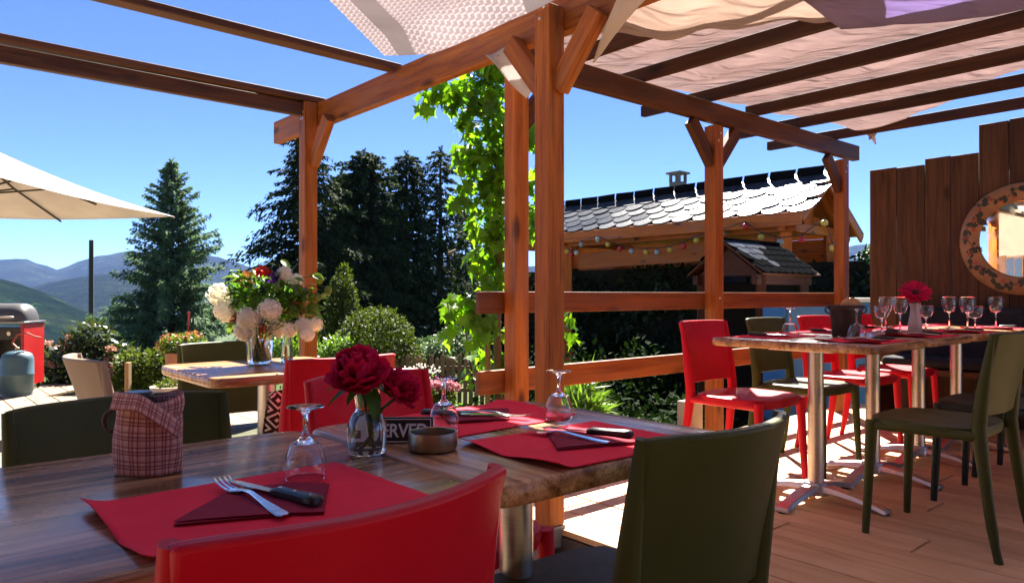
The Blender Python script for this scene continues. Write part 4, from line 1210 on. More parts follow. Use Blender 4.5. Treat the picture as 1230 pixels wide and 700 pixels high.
tag(sheet("hanging_flap", hang, 16, 16, WHITECLOTH, None, (1, 1), 0.0015), "small white cloth flap hanging below the beam left of the big post", "shade cloth")

# ================================================================== PARASOL
US = thing("parasol", "cream square parasol on the left edge above the barbecue", "parasol", (-4.05, 5.28, 0))
apex = Vector((0, 0, 2.18)); zr_ = 1.70
cor = [Vector((1.02, -1.23, zr_)), Vector((1.02, 1.22, zr_)), Vector((-1.02, 1.22, zr_)), Vector((-1.02, -1.23, zr_))]
for k in range(4):
    a_, b_ = cor[k], cor[(k + 1) % 4]
    def pan(u, v):
        p = apex.lerp(a_.lerp(b_, u), v)
        p.z -= 0.05 * math.sin(math.pi * v) * (1 - 0.3 * math.sin(math.pi * u)) + 0.025 * math.sin(math.pi * u) * v
        return p
    sheet("canopy_panel", pan, 14, 14, UMBRELLACLOTH, US, (1, 1), 0.0015)
RIBW = m_plain("dark_rib", (0.05, 0.04, 0.035), 0.5)
for k in range(8):
    e = cor[k // 2] if k % 2 == 0 else (cor[k // 2].lerp(cor[(k // 2 + 1) % 4], 0.5) - Vector((0, 0, 0.03)))
    m_ = apex.lerp(e, 0.5) - Vector((0, 0, 0.065))
    MB().tube([apex - Vector((0, 0, 0.05)), m_, e - Vector((0, 0, 0.012))], 0.009, 6).build("rib", RIBW, US)
    MB().tube([Vector((0, 0, 1.72)), m_ * 1.0], 0.008, 6).build("strut", RIBW, US)
MB().tube([(0, 0, 0.06), (0, 0, 2.19)], 0.024, 14).build("pole", TIMBER, US)
MB().lathe([(0.0, 0.0), (0.27, 0.0), (0.27, 0.05), (0.05, 0.08), (0.04, 0.25), (0.0, 0.25)], 32).build("base", MATS["pale_concrete"], US)
MB().lathe([(0.03, 1.67), (0.05, 1.69), (0.05, 1.74), (0.03, 1.76)], 16).build("hub", RIBW, US)

# ================================================================== BARBECUE AND GAS BOTTLE
BQ = thing("barbecue", "gas barbecue with a black domed lid and red side panels on the terrace edge", "barbecue", (-5.37, 7.66, 0), R(9)); BQ.scale = (0.88, 0.92, 1.0)
REDM = m_plain("red_enamel", (0.42, 0.012, 0.012), 0.35, var=0.15, bump=0)
BLKM = m_plain("black_enamel", (0.012, 0.012, 0.013), 0.4)
HOOD = m_plain("dark_grey_hood", (0.07, 0.066, 0.064), 0.45)
for sx in (-1, 1):
    MB().box(-0.018, 0.018, -0.24, 0.24, 0.05, 0.70).build("side_panel", REDM, BQ, loc=(sx * 0.315, 0, 0), bevel=0.006)
MB().box(-0.297, 0.297, 0.20, 0.22, 0.06, 0.66).build("rear_panel", BLKM, BQ)
MB().box(-0.297, 0.297, -0.22, 0.198, 0.05, 0.08).build("shelf", BLKM, BQ)
MB().box(-0.297, 0.297, -0.20, 0.198, 0.53, 0.66).build("burner_box", BLKM, BQ, bevel=0.005)
MB().box(-0.35, 0.35, -0.25, 0.25, 0.702, 0.722).build("rim", m_plain("grey_steel_rim", (0.3, 0.3, 0.3), 0.3, 0.8), BQ, bevel=0.004)
hd = MB(); rs = []
for k in range(9):
    a_ = math.pi / 2 * k / 8; c_, s_ = max(0.02, math.cos(a_) ** 0.75), math.sin(a_)
    rs.append([(x * (0.55 + 0.45 * c_) if k < 8 else x * 0.5, y * max(0.04, c_), 0.724 + 0.185 * s_) for x, y in superellipse(0.33, 0.235, 36, 4)])
hd.rings(rs).build("lid", HOOD, BQ, smooth=50)
MB().tube([(-0.22, -0.235, 0.765), (-0.22, -0.275, 0.77), (0.22, -0.275, 0.77), (0.22, -0.235, 0.765)], 0.010, 8).build("lid_handle", STEEL, BQ)
for x in (-0.16, 0.0, 0.16):
    MB().lathe([(0.0, 0.02), (0.022, 0.018), (0.026, 0.0)], 14).build("knob", STEEL, BQ, M=Matrix.Translation((x, -0.2, 0.60)) @ Matrix.Rotation(math.pi / 2, 4, 'X'))
for sx in (-1, 1):
    for yy in (-0.19, 0.19):
        MB().lathe([(0.0, -0.012), (0.026, -0.012), (0.026, 0.012), (0.0, 0.012)], 16).build("wheel", BLKM, BQ, M=Matrix.Translation((sx * 0.29, yy, 0.026)) @ Matrix.Rotation(math.pi / 2, 4, 'Y'))
GB = thing("gas_bottle", "grey blue gas bottle standing in front of the barbecue with a red hose", "gas bottle", (-4.93, 7.22, 0))
BLUE = m_plain("faded_blue_paint", (0.055, 0.115, 0.15), 0.45, var=0.15, scale=12)
MB().lathe([(0.0, 0.03), (0.13, 0.03), (0.142, 0.05), (0.143, 0.20), (0.146, 0.205), (0.146, 0.215), (0.143, 0.22), (0.142, 0.36), (0.125, 0.41), (0.085, 0.435), (0.03, 0.445), (0.0, 0.445)], 40).build("body", BLUE, GB, smooth=50)
MB().lathe([(0.128, 0.0), (0.132, 0.0), (0.132, 0.045), (0.128, 0.045)], 32).build("foot_ring", BLUE, GB)
MB().lathe([(0.0, 0.445), (0.02, 0.445), (0.02, 0.475), (0.012, 0.48), (0.0, 0.48)], 14).build("valve", BRASSY, GB)
MB().tube([(0.0, 0, 0.47), (-0.05, 0.0, 0.52), (-0.02, 0.03, 0.60), (0.06, 0.05, 0.62), (0.10, 0.10, 0.58), (0.09, 0.22, 0.56)], 0.010, 8).build("hose", m_plain("orange_red_hose", (0.35, 0.05, 0.02), 0.5), GB)

# ================================================================== UTILITY POLE
UP = thing("utility_pole", "dark wooden utility pole standing alone in front of the mountains", "pole", (px(109.5, 354, 30).x, 30, ground_z(px(109.5, 354, 30).x, 30) - 0.4))
MB().tube([(0, 0, 0), (0, 0, 3.26 - PM(UP).translation.z)], [0.11, 0.085], 12).build("shaft", m_plain("weathered_dark_wood", (0.05, 0.04, 0.032), 0.9), UP)
MB().lathe([(0.10, 0.6), (0.125, 0.61), (0.125, 0.75), (0.10, 0.76)], 14).build("collar", m_plain("dark_band", (0.03, 0.028, 0.026), 0.6), UP)

# ================================================================== PLANTS
def blob_points(n, blobs, seed, shell=0.55):
    r_ = np.random.default_rng(seed)
    vol = np.array([b[3] * b[4] * b[5] for b in blobs]) ** 0.72
    idx = r_.choice(len(blobs), n, p=vol / vol.sum())
    B = np.array(blobs)[idx]
    d = unit(r_.normal(size=(n, 3)))
    rad_ = (shell + (1 - shell) * r_.random(n) ** 0.6)[:, None]
    rad_ = np.where(r_.random(n)[:, None] < 0.12, rad_ * 1.10, rad_)
    p = B[:, :3] + d * B[:, 3:] * rad_
    return p, d, r_
def foliage(name, blobs, n, L, W, mat, parent, seed, shell=0.55, droop=0.3, zmin=None, out=0.7):
    p, d, r_ = blob_points(n, blobs, seed, shell)
    if zmin is not None:
        k = p[:, 2] > zmin; p, d = p[k], d[k]; n = len(p)
    dr = unit(d * out + r_.normal(size=(n, 3)) * 0.75 - np.array([0, 0, droop]))
    nr = unit(d * 0.4 + np.array([0, 0, 0.8]) + r_.normal(size=(n, 3)) * 0.55)
    s_ = r_.uniform(0.6, 1.25, n)
    V = leaf_quads(p, dr, nr, L * s_, W * s_)
    me = np_mesh(name, V, n)
    return tag(link(name, me, mat, parent), kind='stuff' if name in ("flowers", "seed_heads", "foliage", "small_foliage") else None)
def plant_root(name, label, cat, loc, group=None): return thing(name, label, cat, loc, 0, group)
def clumps(r_, n, R_, H, k=0.42, z0=0.15):
    out = []
    for i in range(n):
        a_ = r_.uniform(0, 6.28); rr_ = R_ * math.sqrt(r_.random()) * 0.75; z = H * r_.uniform(z0, 0.85)
        s_ = R_ * k * r_.uniform(0.7, 1.25)
        out.append((rr_ * math.cos(a_), rr_ * math.sin(a_), z, s_, s_, s_ * 0.85))
    return out
BARK = m_plain("bark", (0.055, 0.04, 0.028), 0.95, var=0.3, scale=12, bump=0.5, bscale=40)
SPRUCE = m_leaf("blue_green_needles", (0.07, 0.115, 0.065), (0.16, 0.225, 0.145), (0.9, 1.1, 0.6), 0.34, 0.7, 0.12)
DARKFIR = m_leaf("dark_needles", (0.013, 0.027, 0.011), (0.052, 0.076, 0.028), (1.0, 1.1, 0.5), 0.2, 0.8, 0.08)
BOXLEAF = m_leaf("box_leaf", (0.035, 0.055, 0.012), (0.085, 0.11, 0.024), (1.2, 1.3, 0.4), 0.35, 0.6, 0.15)
LAUREL = m_leaf("laurel_leaf", (0.010, 0.024, 0.008), (0.026, 0.052, 0.015), (1.1, 1.5, 0.4), 0.22, 0.42, 0.25)
MAPLE = m_leaf("maple_leaf", (0.058, 0.135, 0.012), (0.14, 0.25, 0.022), (2.3, 2.5, 0.5), 0.55, 0.4)
LIGHTG = m_leaf("light_green_leaf", (0.07, 0.13, 0.025), (0.15, 0.22, 0.05), (1.3, 1.5, 0.5), 0.4, 0.45)
GREYG = m_leaf("grey_green_leaf", (0.05, 0.085, 0.045), (0.13, 0.17, 0.10), (1.1, 1.3, 0.7), 0.35, 0.5)

def conifer(name, label, base, H, Rr, nb, seed, needle, droop=0.35, twig=0.30, wid=0.028, sparse=1.0, group=None, prof=0.85, rise=0.18, low=0.04, tuft=9):
    t = plant_root(name, label, "tree", base, group)
    r_ = np.random.default_rng(seed)
    P, Dv, Nv, Ln = [], [], [], []
    wood = MB()
    for i in range(nb):
        h = low + (0.985 - low) * (i / nb) ** 0.92
        L = Rr * (1 - h) ** prof * r_.uniform(0.50, 1.20) + 0.05 * H / 8
        if r_.random() < 0.10: L *= 1.18
        a_ = i * 2.39996 + r_.uniform(-0.4, 0.4)
        dr = np.array([math.cos(a_), math.sin(a_), 0.0])
        rs_ = rise * (0.4 + 1.6 * h) + r_.uniform(-0.14, 0.14)
        m = max(8, int(L / twig * tuft * sparse * 2.4))
        t_ = r_.uniform(0.08, 1.0, m) ** 0.8
        z = h * H + L * (rs_ * t_ - droop * t_ ** 2) + r_.normal(size=m) * 0.035 * L
        p = dr[None, :] * (L * t_)[:, None]; p[:, 2] = z
        side = np.where(r_.random(m) < 0.5, 1.0, -1.0) * r_.uniform(0.35, 1.15, m)
        ca_, sa_ = np.cos(side), np.sin(side)
        d = np.stack([dr[0] * ca_ - dr[1] * sa_, dr[0] * sa_ + dr[1] * ca_, r_.uniform(-1.15, 0.30, m) - droop * t_ * 0.6], 1)
        P.append(p); Dv.append(unit(d)); Ln.append(twig * (1.15 - 0.65 * t_) * r_.uniform(0.6, 1.25, m) * (0.55 + 0.45 * (1 - h)))
        Nv.append(unit(np.stack([r_.normal(size=m) * 0.6, r_.normal(size=m) * 0.6, np.ones(m)], 1)))
        if i % 2 == 0:
            wood.tube([(0, 0, h * H), tuple(dr * L * 0.5 + np.array([0, 0, h * H + L * (rs_ * 0.5 - droop * 0.25)])), tuple(dr * L * 0.9 + np.array([0, 0, h * H + L * (rs_ * 0.9 - droop * 0.81)]))], [0.018 * H / 6, 0.010 * H / 6, 0.004], 4)
    # leader
    m = 60; z = H * r_.uniform(0.93, 1.0, m); a_ = r_.uniform(0, 6.28, m)
    P.append(np.stack([np.zeros(m), np.zeros(m), z], 1)); Dv.append(unit(np.stack([np.cos(a_) * 0.6, np.sin(a_) * 0.6, r_.uniform(0.2, 0.9, m)], 1))); Nv.append(unit(r_.normal(size=(m, 3)))); Ln.append(np.full(m, twig * 0.45))
    P, Dv, Nv, Ln = (np.concatenate(x) for x in (P, Dv, Nv, Ln))
    V = leaf_quads(P, Dv, Nv, Ln, Ln * 0 + wid * 1.25 * (0.6 + 0.4 * Ln / twig))
    link("crown", np_mesh("crown", V, len(P)), needle, t)
    MB().tube([(0, 0, -0.3), (0, 0, H * 0.5), (0, 0, H * 0.99)], [0.022 * H, 0.012 * H, 0.003 * H], 10).build("trunk", BARK, t)
    wood.build("branches", BARK, t)
    return t
def ground_at(pxx, D): 
    x = (pxx - 615) / F_PX * D
    return Vector((x, D, ground_z(x, D)))
g = ground_at(206, 20)
conifer("spruce_tree", "blue green spruce with a full skirt beside the utility pole on the left", g, 4.72 - g.z, 1.95, 260, 11, SPRUCE, 0.16, 0.30, 0.021, 1.7, prof=0.80, rise=0.42, tuft=11)
gt = "dark conifers behind the garden"
g = ground_at(366, 26)
conifer("fir_tree", "broad dark fir with drooping branches right behind the left post", g, 6.95 - g.z, 3.2, 250, 21, DARKFIR, 0.42, 0.5, 0.036, 1.25, prof=0.62, rise=0.22)
g = ground_at(437, 29)
conifer("fir_tree", "dense dark fir with a rounded double top, second from the left behind the garden", g, 6.75 - g.z, 2.4, 360, 31, DARKFIR, 0.30, 0.42, 0.04, 1.8, prof=0.36)
g = ground_at(411, 30)
conifer("fir_tree", "slim dark fir squeezed between the broad fir and the dense rounded one", g, 6.1 - g.z, 1.9, 220, 37, DARKFIR, 0.30, 0.42, 0.04, 1.5, prof=0.5)
g = ground_at(488, 31)
conifer("fir_tree", "narrow dark fir just left of the sparse one that shows its trunk", g, 7.1 - g.z, 2.2, 300, 41, DARKFIR, 0.40, 0.42, 0.036, 1.6, prof=0.40)
g = ground_at(529, 32)
conifer("fir_tree", "sparse dark fir with a bare visible trunk beside the leafy maple", g, 7.5 - g.z, 2.3, 170, 51, DARKFIR, 0.45, 0.45, 0.034, 1.3, prof=0.38)
g = ground_at(462, 36)
conifer("fir_tree", "dark fir standing behind the gap of the two middle firs", g, 5.6 - g.z, 2.2, 200, 61, DARKFIR, 0.35, 0.5, 0.04, 1.6, prof=0.5)
g = ground_at(560, 36)
conifer("fir_tree", "dark fir mostly hidden behind the leafy maple", g, 5.4 - g.z, 2.0, 170, 67, DARKFIR, 0.35, 0.5, 0.04, 1.6, prof=0.5)
g = ground_at(1048, 17)
conifer("cypress_tree", "light green conifer between the last post and the board wall", g, 2.15 - g.z, 0.75, 220, 71, m_leaf("bright_needles", (0.05, 0.10, 0.022), (0.11, 0.17, 0.04), (1.2, 1.5, 0.5), 0.35, 0.5), 0.05, 0.22, 0.022, 1.6, prof=0.6, rise=0.5)

# clipped and free shrubs
r0 = random.Random(5)
g = ground_at(412, 13)
t = plant_root("conifer_shrub", "pointed olive green shrub left of the round clipped bush", "shrub", g)
H_ = 1.52 - g.z
foliage("foliage", [(r0.uniform(-.1, .1) * (1 - k / 9), r0.uniform(-.1, .1), H_ * (0.10 + 0.088 * k), 0.50 * (1 - k / 10.5) ** 0.8 + 0.04, 0.50 * (1 - k / 10.5) ** 0.8 + 0.04, 0.24) for k in range(10)], 9000, 0.07, 0.018, BOXLEAF, t, 81, 0.6, -0.5)
MB().tube([(0, 0, -0.2), (0, 0, H_ * 0.8)], [0.05, 0.015], 8).build("stem", BARK, t)
g = ground_at(452, 9.5)
t = plant_root("round_bush", "round clipped box bush with sunlit edge behind the red peonies", "bush", g)
cz = 0.36 - g.z
foliage("foliage", [(0, 0, cz, 0.50, 0.50, 0.46), (-0.22, 0.1, cz - 0.25, 0.42, 0.42, 0.40), (0.2, 0.0, cz - 0.28, 0.42, 0.42, 0.4), (-0.42, 0.2, cz - 0.2, 0.24, 0.24, 0.24)], 17000, 0.042, 0.013, BOXLEAF, t, 83, 0.82, 0.0)
MB().tube([(0, 0, -0.2), (0, 0, cz)], [0.05, 0.03], 8).build("stem", BARK, t)
for k, (xx, yy, D, rr_, hh, mt, nm, lb, n_) in enumerate((
    (520, 415, 11.5, 0.42, 0.40, GREYG, "shrub", "low grey green shrub directly behind the picket fence", 3800),
    (552, 412, 12.0, 0.42, 0.40, GREYG, "shrub", "low grey green shrub behind the right end of the picket fence", 3800),
    (500, 418, 12.0, 0.30, 0.35, LIGHTG, "shrub", "small bright green shrub between the round bush and the fence", 2500),
    (508, 462, 5.6, 0.17, 0.30, LIGHTG, "shrub", "white flowering low shrub behind the upturned glass and the red chair", 2200),
    (530, 470, 5.0, 0.12, 0.22, BOXLEAF, "shrub", "small dark garden plant at the foot of the maple stake", 1200),
    (178, 446, 7.9, 0.34, 0.46, BOXLEAF, "shrub", "low leafy shrub between the taupe chair and the terracotta pot", 3800),
    (405, 405, 9.0, 0.35, 0.30, LIGHTG, "shrub", "bright grassy plants behind the left post at its foot", 2600),
    (700, 475, 5.6, 0.19, 0.34, LIGHTG, "shrub", "yellow green strappy plant below the lower rail right of the big post", 1300),
    (330, 408, 10.5, 0.5, 0.35, LIGHTG, "shrub", "sunny green plants behind the white bouquet", 3000))):
    g = ground_at(xx, D)
    ztop = CAM_H + (354 - yy) / F_PX * D + hh * 0.5
    t = plant_root(nm, lb, "plant", g)
    Hh = max(0.25, ztop - g.z)
    q_ = random.Random(100 + k)
    L_ = (0.06 if D > 7 else 0.045); W__ = L_ * 0.3
    if "strappy" in lb: L_, W__ = 0.20, 0.009
    foliage("foliage", clumps(q_, 11, rr_, Hh, 0.5, 0.25) , n_, L_, W__, mt, t, 200 + k, 0.35, -0.2)
    MB().tube([(0, 0, -0.1), (0.01, 0, Hh * 0.6)], [0.015, 0.006], 6).build("stem", BARK, t)
    if "white flowering" in lb:
        wp = m_leaf("white_floret", (0.7, 0.7, 0.62), (0.85, 0.82, 0.75), (0.9, 0.9, 0.9), 0.3, 0.7)
        foliage("flowers", [(0, 0, Hh * 0.95, 0.14, 0.14, 0.05)], 130, 0.018, 0.008, wp, t, 301, 0.4, -0.8)
# pink garden flowers by the deck edge
g = ground_at(531, 5.0)
t = plant_root("garden_flowers", "pale pink garden flowers just behind the far corner of the near table", "flowers", g)
zc = CAM_H + (354 - 463) / F_PX * 5.0 - g.z
PINK = m_leaf("pale_pink_petal", (0.62, 0.30, 0.38), (0.78, 0.48, 0.52), (1, 0.7, 0.8), 0.35, 0.7)
foliage("flowers", [(-0.05, 0, zc, 0.035, 0.035, 0.025), (0.0, 0.02, zc - 0.005, 0.04, 0.035, 0.028), (0.05, 0, zc + 0.01, 0.035, 0.03, 0.025), (0.09, 0.03, zc - 0.02, 0.03, 0.03, 0.02)], 420, 0.026, 0.011, PINK, t, 311, 0.3, -0.3)
foliage("foliage", [(0, 0, zc * 0.5, 0.14, 0.12, zc * 0.45)], 900, 0.05, 0.014, LIGHTG, t, 312, 0.3, 0)

# rhododendron on the left
g = ground_at(104, 8.6)
t = plant_root("flowering_shrub", "dark leafy shrub with faded pinkish flowers between the barbecue and the spruce", "shrub", g)
bl_ = [(0, 0, 0.55, 0.38, 0.35, 0.45), (-0.28, 0.0, 0.55, 0.26, 0.26, 0.35), (0.30, 0.1, 0.5, 0.30, 0.3, 0.4), (0.05, 0.0, 0.95, 0.22, 0.22, 0.2), (-0.1, 0.1, 0.25, 0.42, 0.3, 0.25), (0.55, 0.1, 0.4, 0.2, 0.2, 0.3)]
foliage("foliage", bl_, 5200, 0.085, 0.022, m_leaf("rhododendron_leaf", (0.022, 0.038, 0.012), (0.055, 0.07, 0.025), (1.2, 1.3, 0.5), 0.3, 0.35), t, 321, 0.45, 0.2)
for k in range(34):
    p, d, _ = blob_points(1, bl_, 400 + k, 1.0)
    if p[0][2] < 0.3: continue
    foliage("flower_cluster", [(p[0][0], p[0][1], p[0][2], 0.045, 0.045, 0.035)], 44, 0.034, 0.014, m_leaf("faded_pink_petal", (0.42, 0.22, 0.17), (0.58, 0.36, 0.28), (1, 0.8, 0.7), 0.35, 0.7) if k == 0 else MATS["faded_pink_petal"], t, 500 + k, 0.3, -0.3)
MB().tube([(0, 0, -0.2), (0, 0, 0.7)], [0.04, 0.02], 8).build("stem", BARK, t)

# laurel hedge behind the hut
t = plant_root("laurel_hedge", "dark glossy hedge under and behind the slate roofed hut", "hedge", T(9.0, 7.0, -0.5))
bl_ = []
q_ = random.Random(77)
for k in range(60):
    u = k / 59; p = T(9.15 + q_.uniform(-0.25, 0.35), 2.2 + 9.2 * u, 0) - T(9.0, 7.0, 0)
    bl_.append((p.x, p.y, q_.uniform(0.25, 1.0), 0.40, 0.40, 0.55)); bl_.append((p.x, p.y, q_.uniform(1.25, 1.70), 0.36, 0.36, 0.33))
foliage("foliage", bl_, 26000, 0.11, 0.032, LAUREL, t, 331, 0.45, 0.1)
MB().box(-4.6, 4.6, -0.12, 0.12, 0.0, 1.92).build("branches", m_plain("hedge_core_dark", (0.012, 0.013, 0.008), 1.0), t, rot=YAW + math.pi / 2, loc=T(0.25, 0.0, 0))  # plain dark box added as backing for the hedge's shaded inside
# dark ground cover below the railing
t = plant_root("ground_cover", "dark ivy covering the shaded ground between the railing and the hedge", "ground cover", T(3.5, 4.2, -0.5))
bl_ = []; q_ = random.Random(31)
for k in range(90):
    p = T(q_.uniform(2.9, 8.2), q_.uniform(3.2, 6.5), 0) - T(3.5, 4.2, 0)
    hh = q_.uniform(0.12, 0.30) * (1.7 if p.y > 2.2 else 1.0)
    bl_.append((p.x, p.y, hh, 0.34, 0.34, hh))
foliage("foliage", bl_, 16000, 0.075, 0.026, m_leaf('ivy_leaf', (0.006, 0.013, 0.005), (0.018, 0.034, 0.010), (1.1, 1.4, 0.4), 0.15, 0.85, 0.04), t, 333, 0.4, 0.1)
t['kind'] = 'stuff'
# light green bushes right of the hut
for k, (xx, D, r_, zt_, lb) in enumerate(((1000, 13.0, 0.5, 1.75, "leafy green bush behind the posts of the slate hut"), (1038, 12.0, 0.45, 1.5, "leafy green bush between the last railing post and the board wall"))):
    g = ground_at(xx, D); t = plant_root("bush", lb, "bush", g)
    foliage("foliage", clumps(random.Random(90 + k), 16, r_, zt_ - g.z, 0.5, 0.1), 5200, 0.085, 0.028, LIGHTG, t, 340 + k, 0.5, 0.1)
    MB().tube([(0, 0, -0.1), (0, 0, 1.2)], [0.05, 0.02], 8).build("stem", BARK, t)

# --- the young maple behind the posts
mg = ground_at(600, 5.2)
t = plant_root("maple_tree", "young maple with sunlit yellow green leaves behind the two middle posts", "tree", mg)
def rel(x, y, D=5.2): return px(x, y, D) - mg
trunk_pts = [(0, 0, -0.1), rel(599, 470), rel(597, 400), rel(600, 300), rel(597, 200, 5.25), rel(590, 120, 5.3), rel(585, 60, 5.3)]
MB().tube(trunk_pts, [0.034, 0.031, 0.028, 0.024, 0.018, 0.012, 0.006], 10).build("trunk", m_plain("young_maple_bark", (0.12, 0.075, 0.04), 0.85, var=0.3, scale=20), t)
def MLf(nm, s_):
    o_ = [(0, 0), (0.10, 0.10), (0.34, 0.06), (0.26, 0.22), (0.52, 0.40), (0.30, 0.44), (0.22, 0.60), (0.10, 0.62), (0, 1.0)]
    out = [(x * s_, y * s_) for x, y in o_] + [(-x * s_, y * s_) for x, y in reversed(o_[1:-1])]
    vs_ = [(x, y, -0.18 * s_ * (x * x + y * y) / (s_ * s_) + abs(x) * 0.22) for x, y in out] + [(0, 0.42 * s_, -0.02 * s_)]
    n_ = len(out); mb = MB(); mb.add(vs_, [(i, (i + 1) % n_, n_) for i in range(n_)]); return mb.mesh(nm, 180)
ML = [MLf("leaf", 0.095), MLf("leaf", 0.125), MLf("leaf", 0.068)]
def blob(x, y, rx, ry, D=5.2, rz=None):
    p = rel(x, y, D); k = D / F_PX
    return (p.x, p.y, p.z, rx * k, (rz or rx * 0.9) * k, ry * k)
mb_ = [blob(522, 103, 20, 16), blob(540, 118, 9, 20), blob(512, 122, 8, 10), blob(562, 108, 16, 20), blob(585, 112, 18, 26), blob(570, 150, 18, 22), blob(600, 150, 20, 26), blob(560, 185, 12, 20), blob(585, 195, 18, 22), blob(608, 205, 18, 30), blob(566, 228, 16, 18), blob(598, 245, 20, 24), blob(580, 268, 18, 18),
       blob(604, 288, 18, 22), blob(580, 310, 17, 17), blob(640, 150, 14, 30, 5.3), blob(642, 215, 12, 22, 5.4), blob(640, 265, 14, 22, 5.4), blob(600, 60, 36, 34), blob(548, 240, 9, 16), blob(598, 330, 18, 14)]
mb2 = [blob(552, 370, 22, 20, 5.0), blob(575, 385, 20, 26, 5.0), blob(540, 395, 10, 14, 5.0), blob(590, 350, 20, 16), blob(606, 410, 16, 26, 5.3), blob(575, 430, 12, 16, 5.1), blob(685, 390, 7, 26, 5.4), blob(565, 455, 9, 12, 5.0), blob(600, 450, 16, 16, 5.2)]
def maple_leaves(n, blobs, seed, sh):
    p, d, r_ = blob_points(n, blobs, seed, sh)
    dr = unit(d * 0.5 + r_.normal(size=(n, 3)) * 0.5 - np.array([0, 0, 0.75]))
    nr = unit(d * 0.7 + np.array([0, -0.35, 0.5]) + r_.normal(size=(n, 3)) * 0.45)
    return p, dr, nr, r_
pA, dA, nA, rA = maple_leaves(1350, mb_, 351, 0.5)
pB, dB, nB, rB = maple_leaves(280, mb2, 353, 0.3)
P_, D_, N_ = np.concatenate([pA, pB]), np.concatenate([dA, dB]), np.concatenate([nA, nB])
vert0 = {id(m_): np.array([v.co[:] for v in m_.vertices]) for m_ in ML}
order = np.argsort(P_[:, 1] + np.where(np.abs(P_[:, 0]) > 10, 1, 0))     # those nearest the terrace show largest
def frame(d, nrm):
    y = Vector(d).normalized(); z = Vector(nrm); x = y.cross(z).normalized(); z = x.cross(y)
    return Matrix((x, y, z)).transposed().to_4x4()
restv, restf = [], []
for n_, i in enumerate(order):
    msh = ML[i % 3]; M = frame(D_[i], N_[i]); M.translation = Vector(P_[i])
    if n_ < 290:
        link("leaf", msh, MAPLE, t, M=M)
    else:
        o_ = len(restv); 
        restv += [tuple(M @ v.co) for v in msh.vertices]; restf += [tuple(o_ + k for k in f.vertices) for f in msh.polygons]
mm = MB(); mm.v = restv; mm.f = restf
tag(mm.build("crown", MAPLE, t, smooth=180), kind='stuff')
tw = MB()
for (x0, y0), (x1, y1) in (((595, 140), (525, 100)), ((598, 220), (572, 215)), ((599, 180), (640, 160)), ((597, 400), (552, 372)), ((570, 470), (556, 380)), ((599, 330), (585, 310)), ((600, 260), (640, 250)), ((597, 250), (560, 232)), ((595, 160), (565, 145)), ((592, 130), (515, 118)), ((598, 200), (560, 186)), ((600, 300), (575, 268)), ((599, 110), (562, 100)), ((575, 385), (545, 398))):
    a_, b_ = rel(x0, y0), rel(x1, y1); tw.tube([a_, a_.lerp(b_, 0.5) + Vector((0, 0, 0.04)), b_], [0.011, 0.007, 0.003], 5)
tag(tw.build("twigs", BARK, t), kind="stuff")
s0 = px(586, 470, 5.05)
st_ = thing("garden_stake", "pale wooden stake tied beside the trunk of the young maple", "stake", (s0.x, s0.y, -0.5))
MB().box(-0.75, 0.75, -0.026, 0.026, -0.018, 0.018).build("post", RAWWOOD, st_, M=Matrix.Translation((0.0, 0, 0.75)) @ Matrix.Rotation(-math.pi / 2, 4, 'Y'), bevel=0.003)
s1 = px(154, 452, 7.3)
st2 = thing("garden_stake", "short yellowish wooden stake behind the taupe chair", "stake", (s1.x, s1.y, -0.4))
MB().box(-0.36, 0.36, -0.032, 0.032, -0.02, 0.02).build("post", RAWWOOD, st2, M=Matrix.Translation((0, 0, 0.36)) @ Matrix.Rotation(-math.pi / 2, 4, 'Y'), bevel=0.003)

# --- picket fence
PF = thing("picket_fence", "low weathered picket fence at the end of the garden behind the red chair", "fence", (px(545, 354, 9.2).x, 9.2, ground_z(-0.7, 9.2)), R(4))
for k in range(21):
    x = -0.72 + k * 0.072; hh = 0.62 + random.uniform(-0.03, 0.03)
    pk = MB().add([(-0.026, -0.009, 0), (0.026, -0.009, 0), (0.026, 0.009, 0), (-0.026, 0.009, 0), (-0.026, -0.009, hh - 0.03), (0.026, -0.009, hh - 0.03), (0.026, 0.009, hh - 0.03), (-0.026, 0.009, hh - 0.03), (0, -0.009, hh), (0, 0.009, hh)],
                  [(0, 3, 2, 1), (0, 1, 5, 8, 4), (2, 3, 7, 9, 6), (1, 2, 6, 5), (3, 0, 4, 7), (5, 6, 9, 8), (7, 4, 8, 9)])
    pk.build("picket", RAWWOOD, PF, M=Matrix.Translation((x, 0, 0)) @ Matrix.Rotation(random.uniform(-0.02, 0.02), 4, 'Y'), smooth=0)
for zz in (0.16, 0.44):
    MB().box(-0.78, 0.80, 0.010, 0.034, zz, zz + 0.05).build("rail", RAWWOOD, PF)

